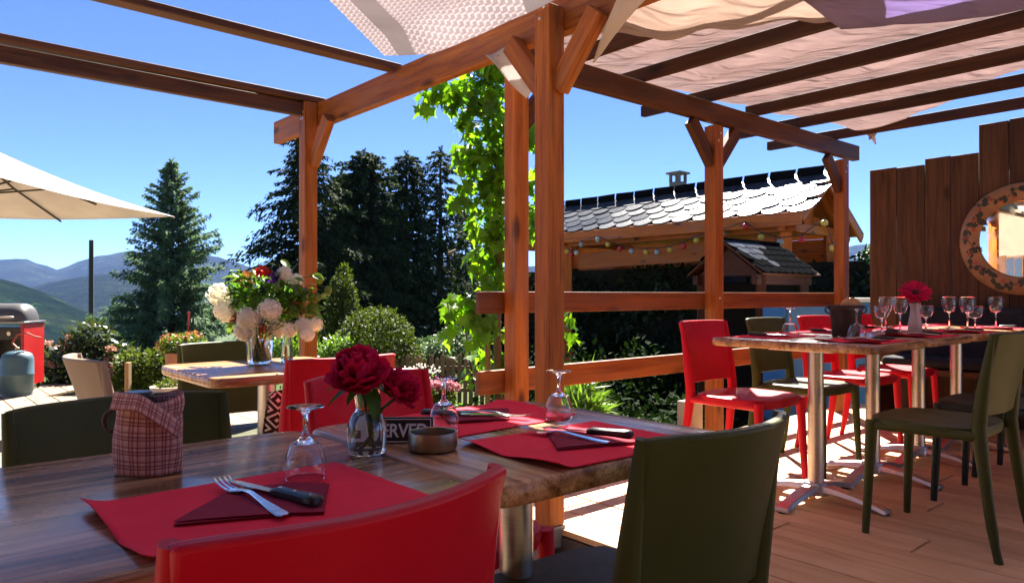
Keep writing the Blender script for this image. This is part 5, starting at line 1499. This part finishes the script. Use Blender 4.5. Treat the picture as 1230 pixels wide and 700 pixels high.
# ================================================================== SLATE ROOFED HUT
RDG, EVL, EVR = 8.85, 8.15, 9.78            # d2 of ridge, near eave, far eave
ZR, ZE, ZER = 2.45, 1.955, 1.78
N0, N1 = 4.22, 9.75                         # gable end near the terrace .. far end
gz = -0.45
HT = thing("garden_hut", "open timber hut with a roof of round cut slates above the coloured bulbs", "hut", T(RDG, N0, gz), YAW)
def hp(d2, n, z): return Vector((d2 - RDG, n - N0, z - gz))     # own frame: X = d2, Y = d1
def hbeam(nm, a, b, w, h, mat=HUTWOOD, up=(0, 0, 1)):
    M, L = along(hp(*a), hp(*b), up)
    return MB().box(-L / 2, L / 2, -w / 2, w / 2, -h / 2, h / 2).build(nm, mat, HT, M=M, bevel=0.005)
def slate_mat(nm):
    t = NT(nm); v = t.coords()
    oi = t.n('ShaderNodeObjectInfo')
    c = t.ramp(t.noise(v, 9, 5), [(0.3, (0.036, 0.039, 0.046)), (0.7, (0.072, 0.077, 0.088))])
    hs = t.n('ShaderNodeHueSaturation'); t.l(t.math('MULTIPLY_ADD', oi.outputs['Random'], 0.5, 0.75), hs.inputs['Value']); t.l(c, hs.inputs['Color'])
    rr = t.math('MULTIPLY_ADD', oi.outputs['Random'], 0.10, 0.25)
    return t.done(t.bsdf(hs.outputs[0], rr, 0, 0.14, t.bump(t.noise(v, 22, 4), 0.35, 0.006)))
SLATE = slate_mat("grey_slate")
DSL = m_plain("shaded_slate", (0.008, 0.0085, 0.0095), 0.95, spec=0.0, var=0.3, scale=12, bump=0.3, bscale=40)  # slate with shade put into its colour, for ridge and shelter roof
# slope frame: a = down the slope from ridge to near eave
import itertools
slope = Vector((EVL - RDG, 0, ZE - ZR)); SL = slope.length; sdir = slope.normalized()
nrm = Vector((0, 1, 0)).cross(sdir) * -1
if nrm.z < 0: nrm = -nrm
Bx = Vector((0, 1, 0))                       # along the eave
def slate_mesh(w, h, nm, th=0.017, scallop=True):
    pts = [(-w / 2, h)]
    m = 8
    if scallop:
        for k in range(m + 1):
            a = math.pi * k / m
            pts.append((-w / 2 * math.cos(a), h * 0.42 - h * 0.42 * math.sin(a) ** 0.8))
    else: pts += [(-w / 2, 0), (w / 2, 0)]
    pts.append((w / 2, h)); n_ = len(pts)
    mb = MB(); mb.rings([[(x, y, 0) for x, y in pts], [(x * 0.985, y + 0.002, th) for x, y in pts]], True, True)
    return mb.mesh(nm, 30)
WS, HS = 0.335, 0.36
SM = slate_mesh(WS - 0.006, HS, "slate"); rn = random.Random(4)
rowsN = 5; exp_ = (SL - 0.02) / rowsN
Fr = Matrix((Bx, -sdir, nrm)).transposed().to_4x4()
if Fr.determinant() < 0: Fr = Matrix((-Bx, -sdir, nrm)).transposed().to_4x4()
for r in range(rowsN):
    s_ = SL + 0.03 - r * exp_
    for k in range(int((N1 - N0) / WS) + 1):
        y = (k + (0.5 if r % 2 else 0.0)) * WS + 0.02
        if y > N1 - N0: continue
        M = Matrix.Translation(hp(RDG, N0, ZR) + sdir * s_ + Bx * y + nrm * (0.034 + rn.uniform(0, 0.006))) @ Fr @ Matrix.Rotation(R(-4.2) + rn.uniform(-0.02, 0.02), 4, 'X') @ Matrix.Rotation(rn.uniform(-0.02, 0.02), 4, 'Z')
        link("slate", SM, SLATE, HT, M=M)
# ridge slates: leaning out over the ridge, each lapping the next
RM = MB(); ro_ = [(-0.178, 0), (0.165, 0), (0.197, 0.09), (0.165, 0.175), (-0.178, 0.175), (-0.146, 0.09)]
RM.rings([[(x, y, 0) for x, y in ro_], [(x, y, 0.016) for x, y in ro_]])
RM = RM.mesh("ridge_slate", 30)
# they lie on the far slope and stick up past the ridge, the shade of their inner face put into the colour
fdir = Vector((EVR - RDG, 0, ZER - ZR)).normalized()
for k in range(int((N1 - N0) / 0.38) + 1):
    up_ = Vector((-0.30, 0, 0.954))
    fn = Vector((0, 1, 0)).cross(up_); 
    Fm = Matrix((Vector((0, 1, 0)), up_, Vector((0, 1, 0)).cross(up_))).transposed().to_4x4()
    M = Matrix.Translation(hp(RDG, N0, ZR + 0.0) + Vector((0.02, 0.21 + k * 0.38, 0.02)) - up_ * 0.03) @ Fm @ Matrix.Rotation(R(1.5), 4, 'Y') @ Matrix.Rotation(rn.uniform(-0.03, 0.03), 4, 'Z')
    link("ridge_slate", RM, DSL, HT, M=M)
# roof boards
def slab(nm, p_top, p_bot, y0, y1, th, mat):
    a, b = hp(*p_top), hp(*p_bot); d = (b - a).normalized(); n_ = Vector((-d.z, 0, d.x)); 
    if n_.z < 0: n_ = -n_
    vs = []
    for y in (y0, y1):
        for q in (a, b):
            for e in (0, -th): vs.append(Vector((q.x, y, q.z)) + n_ * e)
    mb = MB(); mb.add(vs, [(0, 1, 3, 2), (4, 6, 7, 5), (0, 2, 6, 4), (1, 5, 7, 3), (0, 4, 5, 1), (2, 3, 7, 6)])
    return mb.build(nm, mat, HT, smooth=0)
LH = N1 - N0
slab("roof_boarding", (RDG - 0.002, N0, ZR), (EVL, N0, ZE), 0.0, LH, 0.02, HUTWOOD)
slab("roof_boarding", (RDG + 0.002, N0, ZR), (EVR, N0, ZER), 0.0, LH, 0.02, HUTWOOD)
slab("slate_field", (RDG + 0.01, N0, ZR + 0.024), (EVR + 0.03, N0, ZER + 0.024), -0.03, LH, 0.018, SLATE)
# eave boards, plates, posts, gable trusses
hbeam("fascia_board", (EVL - 0.02, N0 - 0.03, ZE - 0.055), (EVL - 0.02, N1, ZE - 0.055), 0.03, 0.16)
hbeam("wall_plate", (EVL + 0.16, N0 + 0.1, ZE - 0.14), (EVL + 0.16, N1, ZE - 0.14), 0.10, 0.10)
hbeam("tie_board", (8.42, N0 + 0.45, 1.60), (8.42, 8.07, 1.535), 0.04, 0.25)
hbeam("back_board", (9.62, N0 + 0.3, 1.55), (9.62, N1, 1.55), 0.03, 0.40)
for n_ in (N0 + 0.28, N0 + 4.0, N1 - 0.3):
    for d2, zt_ in ((8.33, ZE - 0.19), (9.50, 1.78)):
        M, L = along(hp(d2, n_, gz), hp(d2, n_, zt_))
        MB().box(-L / 2, L / 2, -0.065, 0.065, -0.065, 0.065).build("post", HUTWOOD, HT, M=M, bevel=0.006)
    hbeam("tie_beam", (8.2, n_, 1.83), (9.66, n_, 1.83), 0.08, 0.11)
    hbeam("rafter", (RDG, n_ - 0.12, ZR - 0.07), (EVL + 0.03, n_ - 0.12, ZE - 0.07), 0.06, 0.09)
    hbeam("rafter", (RDG, n_ - 0.12, ZR - 0.07), (EVR - 0.03, n_ - 0.12, ZER - 0.07), 0.06, 0.09)
    hbeam("king_post", (RDG, n_, 1.885), (RDG, n_, ZR - 0.10), 0.08, 0.08)
for d2s in ((RDG, EVL), (RDG, EVR)):
    e_z = ZE if d2s[1] == EVL else ZER
    hbeam("barge_board", (d2s[0], N0 - 0.015, ZR - 0.05), (d2s[1], N0 - 0.015, e_z - 0.05), 0.03, 0.11)
for k in range(5):
    n_ = N0 + 1.0 + 1.5 * k
    hbeam("brace", (EVL + 0.16, n_, ZE - 0.10), (EVL - 0.0, n_ + 0.02, ZE - 0.17), 0.04, 0.05, RAWWOOD)
# gable infill boards
for k in range(7):
    d2 = 8.40 + 0.165 * k
    zt_ = (ZR - (RDG - d2) / (RDG - EVL) * (ZR - ZE)) if d2 < RDG else (ZR - (d2 - RDG) / (EVR - RDG) * (ZR - ZER))
    zt_ -= 0.17
    if zt_ > 1.95:
        hbeam("gable_board", (d2, N0 + 0.33, 1.89), (d2, N0 + 0.33, zt_), 0.02, 0.15, HUTWOOD, up=(1, 0, 0))
# chimney of the house behind
ch = px(814.5, 232, 12.2)
CH = thing("chimney", "small stone chimney with a raised cap behind the slate roof ridge", "chimney", (ch.x, ch.y, 1.675), YAW)
STONE = m_plain("grey_stone", (0.15, 0.135, 0.12), 0.95, var=0.3, scale=14, bump=0.6, bscale=30)
MB().box(-0.105, 0.105, -0.105, 0.105, -2.0, 1.22).build("stack", STONE, CH, bevel=0.008)
for sx in (-1, 1):
    for sy in (-1, 1):
        MB().box(sx * 0.085 - 0.02, sx * 0.085 + 0.02, sy * 0.085 - 0.02, sy * 0.085 + 0.02, 1.221, 1.35).build("cap_post", STONE, CH)
MB().box(-0.145, 0.145, -0.145, 0.145, 1.351, 1.385).build("cap_slab", STONE, CH, bevel=0.006)

# coloured bulbs along the eave
GA = thing("bulb_garland", "string of red yellow and grey paper bulbs hanging along the eave of the hut", "garland", T(8.06, 6, 1.7), 0)
cols = {'y': m_plain("yellow_bulb", (0.62, 0.42, 0.06), 0.5), 'r': m_plain("red_bulb", (0.55, 0.03, 0.035), 0.5), 'g': m_plain("grey_bulb", (0.36, 0.40, 0.36), 0.5), 'p': m_plain("pale_bulb", (0.62, 0.56, 0.36), 0.5)}
raw = [(5, 388, 'y'), (20, 400, 'r'), (40, 393, 'p'), (58, 362, 'g'), (121, 343, 'g'), (160, 362, 'y'), (205, 378, 'r'), (250, 388, 'g'), (306, 391, 'y'), (348, 391, 'g'), (397, 383, 'y'), (449, 368, 'r'), (498, 346, 'y'), (592, 320, 'g'), (685, 292, 'r'), (745, 333, 'y'), (818, 353, 'g'), (901, 344, 'r'), (987, 280, 'y'), (1018, 375, 'y')]
line = []
bm = MB().ball((0, 0, 0), 0.040, 16, 10).mesh("bulb", 180)
for x, y, c in raw:
    X, Y = 680 + x / 3.18, 180 + y / 3.18
    a = (X - 615) / F_PX; D = 8.02 / (C2 * a + S2)
    p = px(X, Y, D) - PM(GA).translation
    line.append(p + Vector((0, 0, 0.055)))
    M = Matrix.Translation(p)
    me_ = bm.copy(); me_.materials.clear()
    lo = link("bulb", me_, cols[c], GA, M=M)
    MB().lathe([(0.012, 0.036), (0.012, 0.056), (0.0, 0.057)], 8).build("socket", BLKM, lo)
MB().tube(line, 0.006, 5).build("cable", BLKM, GA)

# ================================================================== LITTLE SLATE ROOFED OVEN SHELTER
OS = thing("oven_shelter", "little gabled shelter with dark slates over a black oven body in front of the hut", "shelter", T(6.42, 4.12, -0.45), YAW)
def op(x, y, z): return Vector((x, y, z + 0.45))
zr2, ze2, hw_, L2 = 1.535, 1.21, 0.44, 1.12
SM2 = slate_mesh(0.150, 0.17, "slate", 0.008); 
SM2L = SM2.copy()
for sg in (-1, 1):
    sd = Vector((0, sg * hw_, ze2 - zr2)); sl_ = sd.length; sd.normalize(); bx = Vector((1, 0, 0)); nn = bx.cross(-sd)
    if nn.z < 0: bx = -bx; nn = bx.cross(-sd)
    F2 = Matrix((bx, -sd, nn)).transposed().to_4x4()
    for r in range(5):
        s_ = sl_ + 0.02 - r * (sl_ / 5)
        for k in range(8):
            x = 0.03 + (k + (0.5 if r % 2 else 0)) * 0.135
            if x > L2: continue
            glint = sg < 0 and ((r == 4 and x < 0.6) or (x < 0.42 and r in (1, 2, 3) and k + r > 2))  # sun glints painted by giving these slates the paler material
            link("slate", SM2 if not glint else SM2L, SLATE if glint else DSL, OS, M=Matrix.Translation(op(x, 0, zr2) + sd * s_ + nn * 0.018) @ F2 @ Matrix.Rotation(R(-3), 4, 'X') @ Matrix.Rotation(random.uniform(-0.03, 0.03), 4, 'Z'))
    a, b = op(-0.02, 0, zr2), op(-0.02, sg * hw_, ze2)
    vs = [a, b, b + Vector((L2 + 0.04, 0, 0)), a + Vector((L2 + 0.04, 0, 0))]
    MB().add([*vs, *[v - nn * 0.02 for v in vs]], [(0, 1, 2, 3), (7, 6, 5, 4), (0, 4, 5, 1), (1, 5, 6, 2), (2, 6, 7, 3), (3, 7, 4, 0)]).build("roof_board", BOARDWOOD, OS, smooth=0)
MB().add([op(0.06, -0.36, 1.19), op(0.06, 0.36, 1.19), op(0.06, 0, 1.47), op(0.09, -0.36, 1.19), op(0.09, 0.36, 1.19), op(0.09, 0, 1.47)], [(0, 2, 1), (3, 4, 5), (0, 1, 4, 3), (1, 2, 5, 4), (2, 0, 3, 5)]).build("gable_board", BOARDWOOD, OS, smooth=0)
for x, y in ((0.1, -0.34), (0.1, 0.34), (0.95, -0.34), (0.95, 0.34)):
    M, L = along(op(x, y, -0.45), op(x, y, 1.20)); MB().box(-L / 2, L / 2, -0.045, 0.045, -0.045, 0.045).build("post", BOARDWOOD, OS, M=M, bevel=0.004)
for y in (-0.34, 0.34):
    M, L = along(op(-0.02, y, 1.15), op(1.08, y, 1.15)); MB().box(-L / 2, L / 2, -0.03, 0.03, -0.05, 0.05).build("plate", BOARDWOOD, OS, M=M, bevel=0.004)
MB().box(0.16, 0.90, -0.28, 0.28, 0.0, 1.575).build("oven_body", m_plain("sooty_black", (0.010, 0.009, 0.008), 0.95, spec=0.05, bump=0.3, bscale=30), OS, bevel=0.02)

# blue cabinet behind the railing
bc = px(1036, 354, 6.7)
BC = thing("blue_cabinet", "blue painted cabinet with a white top behind the last railing post", "cabinet", (bc.x - 0.30, 6.95, -0.43), R(10)); BC.scale = (0.86, 1, 1)
BLU = m_plain("bright_blue_paint", (0.055, 0.19, 0.42), 0.5, var=0.12)
MB().box(-0.55, 0.55, -0.2, 0.2, 0.06, 1.36).build("carcass", BLU, BC, bevel=0.006)
for sx in (-1, 1):
    MB().box(-0.26, 0.26, -0.012, 0.012, 0.0, 1.22).build("door", BLU, BC, loc=(sx * 0.27, -0.213, 0.10), bevel=0.004)
MB().box(-0.58, 0.58, -0.23, 0.23, 1.361, 1.40).build("top", m_plain("white_board", (0.72, 0.71, 0.68), 0.5), BC, bevel=0.004)
for sx in (-1, 1): MB().box(sx * 0.4 - 0.04, sx * 0.4 + 0.04, -0.15, 0.15, 0, 0.059).build("foot", BLKM, BC)

# ================================================================== WHITE BOUQUET
V1 = onz(312, 438, NT_H + 0.0004)
vase("crystal_vase", "wide faceted glass vase holding the white snowball bouquet", V1, [(0.036, 0.0), (0.042, 0.004), (0.046, 0.02), (0.050, 0.07), (0.056, 0.12), (0.061, 0.150), (0.0625, 0.158)], 0.0045, 0.095, 12)
V2 = onz(345, 436, NT_H + 0.0004)
vase("bud_vase", "slim glass bud vase right beside the wide bouquet vase", V2, [(0.020, 0.0), (0.023, 0.004), (0.024, 0.03), (0.018, 0.08), (0.014, 0.12), (0.016, 0.145)], 0.0025, 0.07, 24)
SNOW = m_leaf("creamy_white_floret", (0.82, 0.80, 0.72), (0.90, 0.89, 0.83), (1.15, 1.15, 1.08), 0.5, 0.75, 0.2)
DB = 2.83
gB = "white snowball blooms of the bouquet"
balls = [(264, 354, 12), (271, 373.6, 11), (297, 382, 10.5), (308, 383, 9.5), (294, 398, 10.5), (324, 371, 11.5), (333.5, 393, 10.5), (348.5, 396, 7), (364.5, 392, 8.5), (378.5, 389.5, 7.5), (369, 402, 7), (342, 330, 8.5), (355, 337, 7)]
BOU = thing("flower_bouquet", "big mixed bouquet of white snowball flowers with purple and red blooms", "bouquet", V1 + Vector((0, 0, 0.15)))
O = PM(BOU).translation
rn = random.Random(8); r_ = np.random.default_rng(8)
def floret_ball(R_, sd):
    q = np.random.default_rng(sd); n_ = 230
    d = unit(q.normal(size=(n_, 3))); p = d * R_ * (0.90 + 0.12 * q.random((n_, 1)) + 0.05 * np.sin(d[:, :1] * 9 + d[:, 1:2] * 7))
    tang = unit(np.cross(d, q.normal(size=(n_, 3))))
    V = leaf_quads(p - tang * R_ * 0.13, unit(tang + d * 0.25), d, np.full(n_, R_ * 0.34), np.full(n_, R_ * 0.15), 0.15)
    core = MB().ball((0, 0, 0), R_ * 0.86, 12, 8)
    me = np_mesh("flower_head", V, n_)
    return me, core
fm, core = floret_ball(1.0, 3)
coreme = core.mesh("flower_core", 180)
for k, (x, y, r) in enumerate(balls):
    D = DB - 0.05 + 0.06 * math.sin(k * 2.3) - (0.03 if y > 365 else -0.04)
    p = px(x, y, D) - O; rad_ = 1.2 * r / F_PX * D
    hdo = link("flower_head", fm, SNOW, BOU, M=Matrix.Translation(p) @ Matrix.Rotation(k * 1.3, 4, 'Z') @ Matrix.Rotation(k * 0.7, 4, 'X') @ Matrix.Diagonal((rad_, rad_, rad_ * (0.9 + 0.06 * math.sin(k)), 1)))
    link("flower_core", coreme, SNOW, hdo)
    MB().tube([p * 0.96, p * 0.5 + Vector((0, 0, 0.02)), Vector((rn.uniform(-.02, .02), rn.uniform(-.02, .02), -0.05)), Vector((rn.uniform(-.02, .02), rn.uniform(-.02, .02), -0.13))], 0.0022, 5).build("stem", STEMG, BOU)
for nm, x, y, r, mt in (("red_bloom", 315, 326, 6, m_leaf("scarlet_petal", (0.5, 0.02, 0.01), (0.7, 0.05, 0.02), (1, 0.3, 0.2), 0.35, 0.6)), ("purple_bloom", 328, 334, 6.5, m_leaf("violet_petal", (0.10, 0.03, 0.26), (0.20, 0.08, 0.42), (0.8, 0.5, 1), 0.3, 0.6)), ("purple_bloom", 314, 350, 5, MATS["violet_petal"]), ("red_bloom", 284, 381, 6.5, m_leaf("dark_red_petal", (0.22, 0.008, 0.012), (0.36, 0.02, 0.02), (1, 0.3, 0.2), 0.3, 0.6)), ("red_bloom", 322, 329, 4, MATS["scarlet_petal"])):
    p = px(x, y, DB - 0.03) - O; s_ = r / F_PX * DB
    foliage(nm, [(p.x, p.y, p.z, s_, s_, s_ * 0.7)], 70, s_ * 0.85, s_ * 0.35, mt, BOU, int(x), 0.3, -0.3)
# green: leaf sprays, one leaf per object for the broad ones
BL = [leaf_mesh(0.055, 0.017, "leaf", 0.5), leaf_mesh(0.042, 0.014, "leaf", 0.3)]
for k in range(170):
    x = rn.gauss(322, 27); y = 356 + rn.gauss(0, 14)
    if not (268 < x < 385): continue
    p = px(x, y, DB + rn.uniform(-0.07, 0.09)) - O
    d = Vector((p.x * 1.2 + rn.gauss(0, 0.06), rn.gauss(0, 0.08), 0.04 + rn.gauss(0, 0.06)))
    link("leaf", BL[k % 2], LEAFG if k % 3 else LIGHTG, BOU, M=Matrix.Translation(p) @ frame(d, (rn.gauss(0, .5), rn.gauss(-0.3, .5), 1)).to_3x3().to_4x4() @ Matrix.Scale(rn.uniform(0.6, 1.1), 4))
pc = px(322, 360, DB) - O
foliage("small_foliage", [(pc.x, pc.y, pc.z, 0.15, 0.10, 0.075), (pc.x - 0.06, pc.y, pc.z + 0.04, 0.09, 0.08, 0.06), (pc.x + 0.12, pc.y, pc.z - 0.02, 0.09, 0.07, 0.06), (pc.x - 0.02, pc.y, pc.z - 0.08, 0.06, 0.05, 0.05)], 900, 0.030, 0.009, LEAFG, BOU, 611, 0.3, 0.0)
foliage("seed_heads", [(pc.x - 0.08, pc.y, pc.z + 0.075, 0.05, 0.04, 0.03), (pc.x + 0.12, pc.y - 0.02, pc.z - 0.03, 0.04, 0.03, 0.03), (pc.x - 0.05, pc.y, pc.z - 0.11, 0.03, 0.03, 0.04)], 260, 0.022, 0.007, m_leaf("brownish_bract", (0.12, 0.05, 0.02), (0.26, 0.12, 0.05), (1, 0.9, 0.5), 0.3, 0.6), BOU, 613, 0.3, 0)
for x, y, s_ in ((384, 336, 5.5), (394, 349, 6), (381, 357, 5.5)):
    p = px(x, y, DB - 0.02) - O
    MB().lathe([(0.0, -0.0190), (0.008, -0.016), (0.0145, -0.006), (0.0155, 0.002), (0.012, 0.012), (0.005, 0.018), (0.0, 0.0195)], 14).build("seed_pod", m_leaf("lime_pod", (0.16, 0.24, 0.03), (0.22, 0.30, 0.05), (1.3, 1.4, 0.5), 0.4, 0.5) if "lime_pod" not in MATS else MATS["lime_pod"], BOU, M=Matrix.Translation(p), smooth=180)
    MB().tube([p + Vector((0, 0, 0.016)), p * 0.7 + Vector((0, 0, 0.06)), p * 0.35], 0.0015, 4).build("stem", STEMG, BOU)
for k in range(4):
    p = px(330 + 6 * k, 320 - 3 * (k % 2), DB) - O
    MB().tube([p * 0.4, p * 0.8 + Vector((0.01, 0, 0)), p + Vector((0.015 * (k - 1), 0, 0))], [0.0016, 0.0012, 0.0005], 4).build("sprig", m_plain("silver_sprig", (0.30, 0.34, 0.30), 0.7), BOU)

# ================================================================== POTS ON THE LEFT
TERR = m_plain("terracotta", (0.34, 0.145, 0.07), 0.85, var=0.15, scale=10, bump=0.2, bscale=60)
pp = px(219, 445, 5.9)
FP = thing("flower_pot", "tall terracotta pot of orange and green flowers behind the white flower table", "flower pot", (pp.x, pp.y, 0))
MB().lathe([(0.0, 0.0), (0.075, 0.0), (0.08, 0.03), (0.10, 0.44), (0.125, 0.45), (0.13, 0.53), (0.118, 0.535), (0.11, 0.49), (0.0, 0.47)], 32).build("pot", TERR, FP, smooth=40)
foliage("foliage", [(0, 0, 0.60, 0.16, 0.15, 0.08), (-0.09, 0, 0.58, 0.09, 0.09, 0.07), (0.10, 0, 0.60, 0.09, 0.09, 0.07)], 1500, 0.035, 0.009, LIGHTG, FP, 701, 0.3, -0.1)
foliage("flowers", [(-0.08, 0, 0.635, 0.10, 0.12, 0.045), (0.07, 0, 0.66, 0.10, 0.12, 0.035), (-0.15, -0.02, 0.58, 0.05, 0.05, 0.04)], 340, 0.024, 0.010, m_leaf("orange_petal", (0.34, 0.13, 0.06), (0.50, 0.30, 0.14), (1, 0.7, 0.4), 0.4, 0.6), FP, 703, 0.4, -0.3)
MB().tube([(0.04, 0, 0.5), (0.05, 0, 0.72), (0.055, 0, 0.86)], [0.006, 0.006, 0.012], 6).build("spike", m_leaf("red_spike", (0.30, 0.05, 0.05), (0.36, 0.09, 0.07), (1, 0.5, 0.5), 0.3, 0.7), FP)
pw = px(203, 470, 5.2)
WP = thing("planter", "cream rounded planter low on the terrace beside the terracotta pot", "planter", (pw.x, pw.y, 0))
MB().lathe([(0.0, 0.0), (0.16, 0.0), (0.19, 0.05), (0.20, 0.16), (0.15, 0.27), (0.12, 0.32), (0.125, 0.345), (0.108, 0.345), (0.10, 0.30), (0.0, 0.28)], 36).build("bowl", m_plain("cream_stoneware", (0.62, 0.52, 0.40), 0.6), WP, smooth=50)
foliage("foliage", [(0, 0, 0.36, 0.09, 0.09, 0.04)], 160, 0.03, 0.009, BOXLEAF, WP, 705, 0.3, -0.1)
pd = px(161, 476, 4.9)
DP = thing("saucer_pot", "dark low pot between the taupe chair and the cream planter", "pot", (pd.x, pd.y, 0))
MB().lathe([(0.0, 0.0), (0.09, 0.0), (0.115, 0.26), (0.13, 0.27), (0.13, 0.32), (0.115, 0.32), (0.105, 0.27), (0.0, 0.25)], 28).build("pot", m_plain("dark_glazed_pot", (0.05, 0.03, 0.028), 0.4), DP, smooth=40)

# ================================================================== THE RESTAURANT BEHIND THE CAMERA (seen in the mirror)
RB = thing("restaurant_house", "cream rendered house front behind the terrace, seen only in the round mirror", "house", (-4.0, -4.6, -0.4))
CREAM = m_plain("cream_render", (0.20, 0.15, 0.10), 0.9, var=0.1, scale=3, bump=0.25, bscale=40)
SHUT = m_timber("brown_shutter_wood", (0.16, 0.07, 0.03), (0.09, 0.035, 0.015), 0.6)
MB().box(-13, 11, -3.0, 0.0, 0, 4.6).build("wall", CREAM, RB)
PANE = m_plain("window_pane", (0.03, 0.035, 0.04), 0.05, var=0.0, bump=0)
for k in range(8):
    x = -11.6 + 3.0 * k
    w = MB().box(-0.5, 0.5, 0.002, 0.06, 1.2, 2.6).build("window", SHUT, RB, loc=(x, 0, 0), bevel=0.004)
    for sx in (-1, 1):
        MB().box(sx * 0.235 - 0.20, sx * 0.235 + 0.20, 0.061, 0.066, 1.27, 2.53).build("pane", PANE, w)
        MB().box(sx * 0.82 - 0.27, sx * 0.82 + 0.27, 0.003, 0.05, 1.15, 2.65).build("shutter", SHUT, RB, loc=(x, 0, 0), bevel=0.006)
MB().box(-3.2, 10.9, 0.002, 3.4, 2.95, 3.05).build("added_shade_roof", SHUT, RB, bevel=0.01)  # unseen roof, added to keep sun and its bounce off the house front
for x in (-3.0, 0.6, 4.2, 7.8): MB().box(x - 0.06, x + 0.06, 3.2, 3.32, 0, 2.949).build("added_shade_post", TIMBER, RB, bevel=0.004)  # posts for the added shading roof
MB().box(-13.5, 11.5, -3.5, 0.5, 4.601, 4.75).build("roof", SLATE, RB, bevel=0.02)

# ================================================================== AIR
HAZE = True
if HAZE:
    t = NT("valley_air")
    pv = t.n('ShaderNodeVolumePrincipled')
    pv.inputs['Density'].default_value = 0.000078
    pv.inputs['Color'].default_value = (0.31, 0.47, 1.0, 1)
    pv.inputs['Anisotropy'].default_value = 0.0
    t.l(pv.outputs[0], t.out.inputs['Volume'])
    hz = MB().box(-4400, 4400, -4400, 4400, -90, 275).build("haze", t.m, smooth=0)
    tag(hz, kind='stuff')
